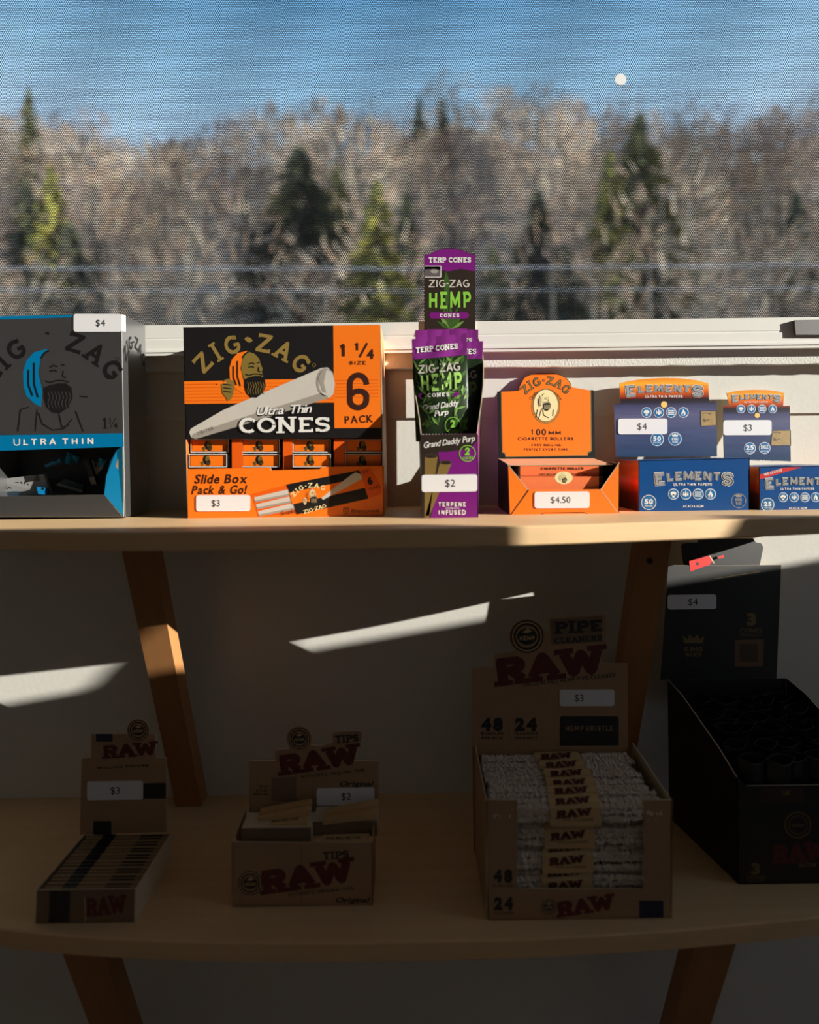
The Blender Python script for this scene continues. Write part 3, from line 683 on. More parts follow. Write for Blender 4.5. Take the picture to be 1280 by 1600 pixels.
# cone picture
m.poly([f2(x, y, 3) for x, y in [(296, 676), (298, 670), (350, 640), (502, 575), (512, 574), (520, 582), (523.5, 600), (521, 616), (514, 622), (380, 664), (306, 686), (299, 684)]], CONEGR)
m.poly([f2(x, y, 4) for x, y in [(299, 684), (306, 686), (380, 664), (514, 622), (505, 613), (370, 655), (302, 678)]], CONEGD)
disc(m, f2, 508, 597, 14, CONEGD, 4, ry=22); disc(m, f2, 510, 598, 12.5, CONEGR, 5, ry=20)
m.poly([f2(x, y, 6) for x, y in [(497, 590), (503, 580), (510, 578), (506, 598), (510, 614), (504, 612)]], CONEGD)
text(m, f2, 'ZIG-ZAG', 322, 673, 6, CONEGD, w=26, ang=20, font='s', layer=6)
text(m, f2, 'Ultra Thin', 446, 641, 13, INK, w=88, ang=3, shear=.35, wt=.05, gap=.02, layer=6); text(m, f2, 'Ultra Thin', 445, 640, 13, WHITEP, w=86, ang=3, shear=.35, wt=.012, gap=.02, layer=7)
text(m, f2, 'CONES', 445.5, 664.5, 27, INK, w=145, font='s', wt=.25, ang=.6, layer=6); text(m, f2, 'CONES', 445, 664, 25.5, WHITEP, w=141, font='s', wt=.19, ang=.6, layer=7)
m.build('lettering', hp)
m = MB(); man(m, f2, 349, 548, 79, mat('gold_face_print', (134, 112, 52), .45, var=.05), ORANGE, BLACKC, lay=3); m.build('emblem', hp)
# carton body
m = MB(); tl, tr_, br, bl = f2(*TLf), f2(*TRf), f2(600, 808), f2(293, 810)
m.slab([tl, tr_, tr_+off, tl+off], (0, 0, -.0008), BLACKC, CUT); m.build('top_panel', b2)
m = MB(); m.slab([f2(595, 509), f2(598.5, 684), f2(600, 808), f2(600, 808)+off, f2(595, 509)+off], (-.0008, 0, 0), mat('orange_side_print', (226, 150, 100), .5), CUT, ORANGE2); m.build('side_panel', b2)
m = MB(); m.slab([f2(286.6, 512), f2(293, 809), f2(293, 809)+off, f2(286.6, 512)+off], (.0008, 0, 0), BLACKC, CUT, ORANGE2); m.build('side_panel', b2)
m = MB(); m.slab([tl+off, tr_+off, f2(600, 808)+off, f2(293, 810)+off], (0, -.0008, 0), ORANGE2); m.build('back_panel', b2)
for x0, x1 in ((360.5, 377), (441, 455.5), (521, 538)):
    m = MB(); q = Vector((0, .004, 0)); m.slab([f2(x0, 686)+q, f2(x1, 685.5)+q, f2(x1+.3, 736)+q, f2(x0+.3, 736)+q], (0, .001, 0), ORANGE2); m.build('divider', b2)
m = MB(); m.slab([f2(290.5, 690)+Vector((0, .025, 0)), f2(598, 688)+Vector((0, .025, 0)), f2(599, 750)+Vector((0, .025, 0)), f2(292, 750)+Vector((0, .025, 0))], (0, .001, 0), ORANGE2); m.build('inner_divider', b2)
m = MB(); m.slab([f2(292.4, 733), f2(423, 730.5), f2(424, 735), f2(500, 733), f2(502, 729.5), f2(600.6, 728), f2(600, 808), f2(293, 810)], (0, .001, 0), ORANGE, CUT); fp = m.build('front_tray_panel', b2)
m = MB()
text(m, f2, 'Slide Box', 346, 748, 14, BROWNI, w=82, shear=.22, wt=.025, layer=2, ang=.5); text(m, f2, 'Pack & Go!', 343, 765, 13, BROWNI, w=85, shear=.22, wt=.025, layer=2, ang=.5)
blk = [(448, 757), (561, 735), (576, 779), (464, 804)]
m.poly([f2(x, y, 1) for x, y in [(392, 772), (450, 757), (464, 803), (403, 807)]], ORANGE2)
for k in range(3):
    y = 777+k*11; m.poly([f2(x, y_, 2) for x, y_ in [(397+k*3, y), (452+k*3, y-13), (455+k*3, y-3), (399+k*3, y+8)]], CONEGR); m.poly([f2(x, y_, 3) for x, y_ in [(399+k*3, y+8), (455+k*3, y-3), (454+k*3, y-6), (398+k*3, y+5)]], CONEGD)
m.poly([f2(x, y, 4) for x, y in blk], BLACKC); m.poly([f2(x, y, 4) for x, y in [(561, 735), (578, 731), (597, 762), (595, 772), (576, 779)]], ORANGE2)
m.poly([f2(x, y, 5) for x, y in [(452, 770), (566, 746), (571, 762), (457, 788)]], ORANGE)
m.poly([f2(x, y, 6) for x, y in [(502, 778), (505, 781), (566, 748), (564, 741), (556, 738), (550, 741)]], CONEGR)
arctext(m, f2, 'ZIG-ZAG', 488, 795, 33, 8, -58, 34, CREAM, wt=.2, layer=6); arctext(m, f2, 'ZIG-ZAG', 491, 800, 8, 0.1, -1, 1, CREAM, wt=.2, layer=6)
text(m, f2, 'ZIG-ZAG', 492, 795, 6, CREAM, w=36, ang=17, font='s', layer=6)
text(m, f2, '1 1/4', 569, 738, 5, BROWNI, w=14, ang=12, layer=6); text(m, f2, '6', 578, 751, 11, INK, wt=.06, ang=15, layer=6); text(m, f2, 'CONES', 585, 762, 4, BROWNI, w=18, ang=12, layer=6)
text(m, f2, 'Smokin', 452, 800, 6, INK, w=27, ang=12, shear=.3, layer=6)
text(m, f2, '@zigzagworld', 570, 798, 4.6, INK, w=44, wt=.01, layer=2); 
line(m, f2, [(537, 794), (545, 794), (545, 802), (537, 802), (537, 794)], 1, INK, 2); ring(m, f2, 541, 798, 2.4, .8, INK, 2)
m.build('lettering', fp)
m = MB(); man(m, f2, 474, 763, 26, mat('pale_face_print', (222, 196, 150), .5), ORANGE, INK, lay=6); m.build('emblem', fp)
sticker(b2, D2, 306.5, 773.5, 391, 799, '$3', tx=337, th=10, tilt=-.004)
# packs inside: prototype + copies
cols = [(298, 357), (378, 437), (456.5, 518), (539, 599)]
words = ['leftmost', 'second', 'third', 'rightmost']
PK = []
for ci, (x0, x1) in enumerate(cols):
    for ri, (y0, y1) in enumerate(((686.5, 707), (708.3, 730))):
        dxy = -2.5 if (ri == 1 and ci == 0) else 0; D = D2+.006-(.005 if ri == 1 and ci in (0, 2) else 0)
        x0_, x1_ = x0+dxy, x1+dxy
        lb = 'orange slide pack in the %s column of the cone display, %s row' % (words[ci], ('upper', 'lower')[ri])
        c = Wp((x0_+x1_)/2, y1, D)
        if not PK:
            r = thing('slide_pack', lb, 'pack', c, 'slide packs in the orange and black display'); fr = plane(D)
            t = 1.1
            mb = MB(); o_ = [fr(x0_, y0), fr(x1_, y0), fr(x1_, y1), fr(x0_, y1)]; i_ = [fr(x0_+t, y0+t), fr(x1_-t, y0+t), fr(x1_-t, y1-t), fr(x0_+t, y1-t)]; dd = Vector((0, .09, 0))
            for k in range(4):
                j = (k+1) % 4; mb.poly([o_[k], o_[j], i_[j], i_[k]], WHITEP); mb.poly([o_[k], o_[k]+dd, o_[j]+dd, o_[j]], BLACKC); mb.poly([i_[j], i_[j]+dd*.1, i_[k]+dd*.1, i_[k]], BLACKC)
            mb.poly([p+dd for p in o_][::-1], BLACKC)
            a = mb.build('sleeve', r); f_ = plane(D+.0012); mb = MB(); mb.slab([f_(x0_+t+1, y0+t+.6), f_(x1_-t-1.5, y0+t+.6), f_(x1_-t-1.5, y1-t-.6), f_(x0_+t+1, y1-t-.6)], (0, .003, 0), ORANGE)
            b = mb.build('inner_tray', r)
            mb = MB(); xm = (x0_+x1_)/2; man(mb, f_, xm-10, y0+2, 17, MATS['gold_face_print'], BLACKC, BLACKC, lay=1); e = mb.build('emblem', r)
            PK = [r, [a, b, e], c]
        else:
            r = dup(PK[0], PK[1], c-PK[2], lb)

# ================================================================== 3. PURPLE AND GREEN POUCH DISPLAY
D3 = .6265; DR3 = .7465; f3 = plane(D3); f3r = plane(DR3)
b3 = thing('pouch_display_box', 'slim tall purple and green display in the middle of the upper shelf', 'box', Wp(702, 809.5, D3+.05))
m = MB(); hd = [(663, 520), (663, 398), (671, 397), (678, 393), (688, 389.5), (702, 388), (718, 389.5), (728, 393), (735, 397), (743, 397), (743, 520)]
m.slab([f3r(*p) for p in hd], (0, .0012, 0), HEMPBR, CUT); h3 = m.build('header_panel', b3)
m = MB(); m.poly([f3r(*p, 1) for p in [(663.6, 398.5), (671, 397.6), (678, 393.6), (688, 390.1), (702, 388.6), (718, 390.1), (728, 393.6), (735, 397.6), (742.4, 397.6), (742.4, 424), (720, 420), (700, 424), (680, 420), (663.6, 421)]], PURPLE)
for a, L, c_ in ((0, 46, LEAF1), (-18, 40, LEAF1), (18, 42, LEAF1), (-38, 30, LEAF2), (38, 34, LEAF1), (-58, 26, LEAF1), (58, 26, LEAF2)):
    bx, by = 704, 515; dx, dy = sin(radians(a)), -cos(radians(a)); k = L
    m.poly([f3r(bx, by, 1), f3r(bx+dx*k*.5-dy*3.2, by+dy*k*.5+dx*3.2, 1), f3r(bx+dx*k, by+dy*k, 1), f3r(bx+dx*k*.5+dy*3.2, by+dy*k*.5-dx*3.2, 1)], c_)
m.poly([f3r(x, y, 1) for x, y in [(697, 424), (703, 440), (699, 500), (693, 440)]], LEAF1)
m.poly([f3r(x, y, 2) for x, y in [(673, 488), (730, 488), (733.5, 492.5), (730, 497.5), (673, 497.5), (670.5, 492.5)]], PURPLE)
line(m, f3r, [(664, 415.8), (689, 415.8), (689, 433), (664, 433)], 1, WHITEP, 2); m.poly([f3r(664, 416.5, 1), f3r(688.5, 416.5, 1), f3r(688.5, 432.5, 1), f3r(664, 432.5, 1)], mat('stamp_grey_print', (96, 86, 88), .5, var=.5, scale=700)); disc(m, f3r, 679, 424, 6, CONEGD, 2, ry=3)
m.build('printed_artwork', h3)
m = MB(); text(m, f3r, 'TERP CONES', 703, 406, 8.5, WHITEP, w=66, font='s', wt=.22, layer=3)
text(m, f3r, 'ZIG-ZAG', 702, 443, 13, CONEGR, w=63, font='s', wt=.17, serif=False, layer=3)
text(m, f3r, 'HEMP', 702.5, 469, 29, GREENL, w=66, font='s', wt=.21, serif=False, layer=3, gap=.2)
text(m, f3r, 'CONES', 702.5, 492.8, 6, WHITEP, w=30, font='s', wt=.24, layer=3, gap=.3)
m.build('lettering', h3)
m = MB(); m.slab([f3(657.5, 679), f3(746.5, 677.6), f3(747.4, 809), f3(658.8, 809.6)], (0, .001, 0), PURPLE, CUT); l3 = m.build('front_panel', b3)
m = MB(); m.poly([f3(x, y, 1) for x, y in [(657.6, 679.3), (746, 678), (746, 689), (735, 700), (700, 706), (685, 706), (720, 704), (660, 809), (658.9, 809)]][0:6]+[f3(690, 740, 1), f3(673, 809, 1), f3(658.9, 809, 1)], HEMPBR)
for (x0, y0, x1, y1, w_) in ((674, 712, 667, 809, 10), (697, 722, 668, 806, 9)):
    m.poly([f3(x0-w_, y0, 2), f3(x0+w_, y0+2, 2), f3(x1+w_*.35, y1, 2), f3(x1-w_*.35, y1, 2)], CONEBR); disc(m, f3, x0, y0+.5, w_, mat('brown_cone_inside', (70, 54, 30), .5), 3, ry=3.4)
    disc(m, f3, x0, y0+.8, w_*.86, HEMPBR, 4, ry=2.4)
ring(m, f3, 730.5, 708.5, 13, 1.2, GREENL, 3)
m.build('printed_artwork', l3)
m = MB(); text(m, f3, 'Grand Daddy Purp', 702.5, 690, 9, WHITEP, w=81, ang=8, shear=.3, wt=.012, gap=.03, layer=3)
text(m, f3, '2', 730.5, 705, 11, GREENL, wt=.05, layer=4, shear=.1); text(m, f3, 'CONES', 731, 715.5, 4, GREENL, w=17, wt=.03, layer=4, ang=6)
text(m, f3, 'TERPENE', 706.5, 788, 7.5, WHITEP, w=43, wt=.025, layer=3, gap=.3); text(m, f3, 'INFUSED', 706.5, 800.5, 7.5, WHITEP, w=43, wt=.025, layer=3, gap=.3); line(m, f3, [(696, 794), (718, 794)], .6, WHITEP, 3)
m.build('lettering', l3)
sticker(b3, D3, 659, 741.5, 746, 768.5, '$2', tx=703.5, th=11, tilt=-.012)
sL = [Wp(658.8, 809.6, D3), Wp(657.5, 679, D3), Wp(655, 655, D3+.010), Wp(651, 630, D3+.018), Wp(646, 600, D3+.024), Wp(644.5, 577, D3+.03), Wp(648, 570, D3+.055), Wp(661, 605, DR3), Wp(661, 790, DR3)]
sR = [Wp(747.4, 809, D3), Wp(746.5, 677.6, D3), Wp(749.5, 655, D3+.010), Wp(753, 630, D3+.018), Wp(756, 600, D3+.024), Wp(756.5, 570, D3+.03), Wp(754, 545, D3+.06), Wp(744, 515, DR3), Wp(746, 790, DR3)]
for S, dx in ((sL, .0009), (sR, -.0009)):
    m = MB(); cen = sum(S, Vector())/len(S); n = len(S); bk = [p+Vector((dx, 0, 0)) for p in S]
    mm = mat('purple_side_print', (84, 26, 84), .4, var=.05) if dx < 0 else HEMPBR
    for i in range(n):
        j = (i+1) % n; m.poly([S[i], S[j], cen], mm); m.poly([bk[j], bk[i], cen+Vector((dx, 0, 0))], HEMPBR); m.poly([S[j], S[i], bk[i], bk[j]], CUT)
    m.build('side_panel', b3)
m = MB()   # perforated torn edge of small card teeth
for i in range(18):
    x = 659.5+i*5; m.slab([f3(x, 679.2), f3(x+2, 677.6), f3(x+3.6, 679.2)], (0, .001, 0), WHITEP)
m.build('torn_edge', b3)
m = MB(); m.slab([Wp(661, 515, DR3-.001), Wp(744, 515, DR3-.001), Wp(746, 790, DR3-.001), Wp(661, 790, DR3-.001)], (0, .001, 0), HEMPBR); m.build('back_panel', b3)
def pouch(lb, q, D, bulge, art=True, green=True, split=.2):
    """q: tl, tr, br, bl pixels; sheet with a bulging middle"""
    def raw(u, v): 
        x = (q[0][0]*(1-u)+q[1][0]*u)*(1-v)+(q[3][0]*(1-u)+q[2][0]*u)*v; y = (q[0][1]*(1-u)+q[1][1]*u)*(1-v)+(q[3][1]*(1-u)+q[2][1]*u)*v
        return x, y
    def fr(u, v, l=0):
        x, y = raw(u, v); b = bulge*max(0, sin(pi*min(1, max(0, u))))**.7*max(0, min(1, (v-.12)/.3))
        w_ = .00035*sin(u*13+v*5)+.0005*sin(v*23+u*9)*max(0, min(1, v/.2)); return Wp(x, y, D-b-w_-(.0003 if l else 0)-.00012*l)
    r = thing('cone_pouch', lb, 'pouch', Wp(*raw(.5, 1), D), 'pouches in the purple display'); N, M = 30, 40; vs = []; fs = []; mi = []
    for s_ in (0, 1):
        for j in range(M+1):
            for i in range(N+1): p = fr(i/N, j/M); vs.append(p if s_ == 0 else Vector((p.x, 2*D-p.y+.0005, p.z)))
    m1 = MB(); m2 = MB(); k = (N+1)*(M+1)
    for (mm, j0, j1, mt) in ((m1, 0, max(1, round(M*split)), PURPLEP), (m2, max(1, round(M*split)), M, DKGREEN)):
        f_ = []
        for s_ in (0, 1):
            for j in range(j0, j1):
                for i in range(N): a = s_*k+j*(N+1)+i; f_.append((a, a+1, a+N+2, a+N+1))
        mm.mesh(vs, f_, mt)
    m1.build('top_seal', r); bo = m2.build('body', r)
    if art:
        a = MB(); H = math.hypot(q[3][0]-q[0][0], q[3][1]-q[0][1]); Wd = q[1][0]-q[0][0]
        g = lambda x, y, l=0: fr(x/Wd, y/H, l)
        rr = random.Random(3)
        for i in range(95):
            x, y = rr.uniform(4, Wd-6), rr.uniform(H*.24, H*.95); t = rr.uniform(-2.6, -.4)+(0 if x < Wd*.5 else .6); L = rr.uniform(12, 30); w_ = rr.uniform(1.6, 3.4)
            ex, ey = min(Wd-1, max(1, x+cos(t)*L)), min(H-1, max(H*.2, y+sin(t)*L)); mx, my = (x+ex)/2, (y+ey)/2; nx_, ny_ = -sin(t)*w_, cos(t)*w_
            a.poly([g(x, y, 1), g(mx+nx_, my+ny_, 1), g(ex, ey, 1), g(mx-nx_, my-ny_, 1)], (LEAF1, LEAF2, LEAF1)[i % 3])
        a.poly([g(Wd*.12, H*.53, 2), g(Wd*.78, H*.53, 2), g(Wd*.84, H*.555, 2), g(Wd*.78, H*.58, 2), g(Wd*.12, H*.58, 2), g(Wd*.08, H*.555, 2)], PURPLE)
        a.poly([g(Wd*.2, H*.93, 2), g(Wd*.48, H*.93, 2), g(Wd*.45, H*.995, 2), g(Wd*.25, H*.995, 2)], CONEBR)
        a.build('printed_artwork', r)
        t = MB(); text(t, g, 'TERP CONES', Wd*.45, H*.11, 9, WHITEP, w=Wd*.76, font='s', wt=.22, layer=3)
        text(t, g, 'ZIG-ZAG', Wd*.48, H*.30, 14, CONEGR, w=Wd*.76, font='s', wt=.18, serif=False, layer=3); text(t, g, 'HEMP', Wd*.5, H*.435, 29, mat('pale_lime_print', (160, 206, 104), .4, var=.15), w=Wd*.76, font='s', wt=.2, serif=False, layer=3, gap=.2)
        text(t, g, 'CONES', Wd*.45, H*.555, 6, WHITEP, w=34, font='s', wt=.24, layer=4, gap=.3)
        text(t, g, 'Grand Daddy', Wd*.48, H*.655, 8.5, WHITEP, w=58, shear=.3, wt=.012, gap=.03, layer=3, ang=6); text(t, g, 'Purp', Wd*.5, H*.725, 8.5, WHITEP, w=22, shear=.3, wt=.012, gap=.03, layer=3, ang=6)
        ring(t, g, Wd*.7, H*.85, 13, 1, GREENL, 3); text(t, g, '2', Wd*.7, H*.83, 11, GREENL, wt=.05, layer=3); text(t, g, 'CONES', Wd*.7, H*.9, 4, GREENL, w=17, wt=.02, layer=3)
        t.build('lettering', r)
    else:
        t = MB(); H = math.hypot(q[3][0]-q[0][0], q[3][1]-q[0][1]); Wd = q[1][0]-q[0][0]; g = lambda x, y, l=0: fr(x/Wd, y/H, l)
        text(t, g, 'TERP CONES', Wd*.5, H*.1, 9, WHITEP, w=Wd*.76, font='s', wt=.22, layer=2)
        text(t, g, 'ZIG-ZAG', Wd*.52, H*.33, 13, CONEGR, w=Wd*.76, font='s', wt=.18, serif=False, layer=2); text(t, g, 'HEMP', Wd*.52, H*.48, 27, LEAF2, w=Wd*.76, font='s', wt=.2, serif=False, layer=2, gap=.2)
        t.build('lettering', r)
    return r
pouch('crinkled purple and green pouch foremost in the purple display', [(643.5, 530), (729.5, 520.5), (734, 690), (650, 690)], D3+.022, .005)
pouch('purple-topped dark pouch second from the front, showing at the right', [(668, 535), (755, 533), (750, 690), (668, 690)], D3+.036, .003, art=False, split=.18)
pouch('purple-topped pouch third from the front, its top showing at the right', [(668, 514.5), (747.5, 515), (745, 690), (668, 690)], D3+.052, .003, art=False, split=.2)
pouch('purple-topped pouch standing rearmost, its top showing at the left', [(649, 516), (730, 513), (735, 690), (652, 690)], D3+.066, .003, art=False, split=.2)

# ================================================================== 4. ORANGE ROLLER DISPLAY
D4 = .652; DR4 = .746; f4 = plane(D4); f4r = tiltplane(DR4-.002, DR4+.0222, 717, 583)
b4 = thing('roller_display_box', 'orange display box with an arched header, right of the purple display', 'box', Wp(880, 804, D4+.05))
hd = [(778.5, 717), (777, 612), (811, 610), (811.5, 604), (815, 597), (819, 589.5), (828, 585.5), (841, 583.4), (853, 583), (866, 583.4), (876, 585.5), (884, 589.5), (891, 597), (893.5, 604), (894.5, 610), (928, 609.5), (930, 716)]
m = MB(); m.slab([f4r(*p) for p in hd], (0, .0012, 0), BLACKC, CUT); h4 = m.build('header_panel', b4)
m = MB(); inn = lambda k: [(784+k, 612.2), (811.5, 610.8)]+[(x+(1 if x < 850 else -1)*.6, y+.8) for x, y in hd[3:14]]+[(922.6-k, 610.2), (923.6-k, 704-k), (918.5-k, 706-k), (917.5-k, 711-k), (791+k, 713-k), (790+k, 708-k), (785.5+k, 706-k)]
m.poly([f4r(x, y, 1) for x, y in inn(-1.2)], GOLD); m.poly([f4r(x, y, 2) for x, y in inn(.3)], ORANGE); m.build('printed_panel', h4, label='orange panel with a thin gold outline')
m = MB(); arctext(m, f4r, 'ZIG-ZAG', 853, 639, 37, 15, -54, 54, DKOUT, wt=.26, layer=3, wide=.8); arctext(m, f4r, 'ZIG-ZAG', 853, 639, 38, 13, -54, 54, GOLD, wt=.14, layer=4, wide=.85)
arctext(m, f4r, 'Quality', 853, 637, 25, 5, -62, -22, BROWNI, font='b', wt=0, layer=3); arctext(m, f4r, 'Superieure', 853, 637, 25, 4.5, 20, 62, BROWNI, font='b', wt=0, layer=3)
text(m, f4r, '1', 832, 675, 9.5, INK, font='s', wt=.2, w=4, serif=False, layer=3); text(m, f4r, '00', 845.5, 675, 9.5, INK, w=16, wt=.02, layer=3); text(m, f4r, 'MM', 867, 676.5, 6.5, INK, w=20, wt=.02, layer=3)
text(m, f4r, 'CIGARETTE ROLLERS', 853, 685.5, 5.5, BROWNI, w=86, wt=.025, layer=3, gap=.2); text(m, f4r, 'EASY ROLLING', 853.5, 695.5, 4, BROWNI, w=46, wt=.02, layer=3, gap=.25); text(m, f4r, 'PERFECT EVERY TIME', 853, 702.3, 4, BROWNI, w=69, wt=.02, layer=3, gap=.25)
m.build('lettering', h4)
m = MB(); ring(m, f4r, 853, 635, 23, 1.5, GOLD, 3, ry=27.5); disc(m, f4r, 853, 633.5, 20.5, GOLD, 3, ry=26.5, n=28); disc(m, f4r, 853, 633.5, 19, CREAM, 4, ry=24.8, n=28)
PALEF = mat('cream_face_print', (236, 222, 166), .5)
man(m, f4r, 836, 614, 30, PALEF, CREAM, INK, lay=5, hand=False)
for q in ([(848, 640), (850, 649), (858, 653)], [(865, 640), (864, 650)], [(842, 654), (846, 640), (849, 637)], [(838, 652), (840, 640)], [(844, 618), (841, 628), (843, 636)]): line(m, f4r, q, 1, INK, 6)
m.build('emblem', h4)
m = MB(); m.slab([f4(x, y) for x, y in [(793, 725), (825, 765), (939, 764.5), (968.5, 722.6), (967.5, 803), (796, 805)]], (0, .001, 0), ORANGE, CUT)
fr4 = m.build('front_panel', b4)
m = MB(); m.poly([f4(x, y, 1) for x, y in [(825, 765), (827, 766), (799, 804.5), (797, 804.5)]], BROWNI); line(m, f4, [(939, 765), (967, 803)], 1, CUT, 1); line(m, f4, [(793, 725), (825, 765)], 1, CUT, 1); line(m, f4, [(939, 765), (968, 723)], 1, CUT, 1); line(m, f4, [(845, 804), (850, 801.5), (912, 800.5), (919, 803)], 1, BROWNI, 1); m.build('crease_and_slit_shade', fr4)  # dark strip painted for the shadow in the left slit
rl, rr_ = Wp(779, 795, DR4), Wp(932, 795, DR4)
m = MB(); m.slab([f4(793, 725), f4(796, 805), rl, f4r(778, 716)], (.0008, 0, 0), BLACKC, CUT, BLACKC); m.build('side_panel', b4)
xr = f4(968.5, 722.6).x
m = MB(); m.slab([f4(968.5, 722.6), f4(967.5, 803), Vector((xr, DR4, f4(967, 803).z)), Vector((xr, DR4, f4(968, 722.6).z))], (-.0008, 0, 0), ORANGE2, CUT, BLACKC); m.build('side_panel', b4)
m = MB(); m.slab([f4(796, 805), f4(967.5, 804), Vector((xr, DR4, ZS+.0006)), rl], (0, 0, .0006), BLACKC); m.build('bottom_panel', b4)
m = MB(); m.slab([Wp(778.5, 716, DR4), Wp(930, 715, DR4), Wp(932, 795, DR4), Wp(779, 795, DR4)], (0, .0008, 0), BLACKC); m.build('back_panel', b4)
m = MB(); m.slab([f4r(778.5, 717), f4r(930, 716), Vector((xr, DR4, f4r(930, 716).z)), Wp(958, 726, D4+.012), Wp(797, 727, D4+.012)], (0, .0002, -.0006), mat('salmon_card_back', (236, 170, 130), .6), CUT); m.build('hinge_flap', b4)
def roller(lb, y0, y1, D, big):
    r = thing('roller_carton', lb, 'carton', Wp(876, y1, D), 'roller cartons in the orange display'); f_ = plane(D)
    m = MB(); m.slab([f_(810, y0), f_(942, y0), f_(942, y1), f_(810, y1)], (0, .022, 0), mat('salmon_orange_print', (242, 124, 70), .45)); o = m.build('carton_body', r)
    m = MB(); m.poly([f_(x, y, 1) for x, y in [(810, y0), (813, y0), (813, y1), (810, y1)]], INK); m.poly([f_(x, y, 1) for x, y in [(936, y0), (942, y0), (942, y1), (936, y1)]], INK); m.build('black_border', o)
    m = MB()
    if big: text(m, f_, 'CIGARETTE ROLLER', 879, y0+4, 4, INK, w=66, wt=.03, layer=2, gap=.2); text(m, f_, 'EASY ROLLING - PERFECT EVERY TIME', 880, y1-2.2, 3, INK, w=75, wt=.02, layer=2, gap=.2)
    else: disc(m, f_, 881, y0+2, 14, CREAM, 1, ry=10); man(m, f_, 872, y0-6, 17, PALEF, CREAM, INK, lay=2, hand=False)
    m.build('lettering' if big else 'emblem', o)
roller('salmon-orange roller carton on top inside the orange display', 728, 743.5, D4+.012, True)
roller('salmon-orange roller carton beneath the top one inside the orange display', 744.5, 790, D4+.006, False)
sticker(b4, D4, 835.5, 768, 921.5, 794, '$4.50', tx=876, th=9.5, tilt=-.006)

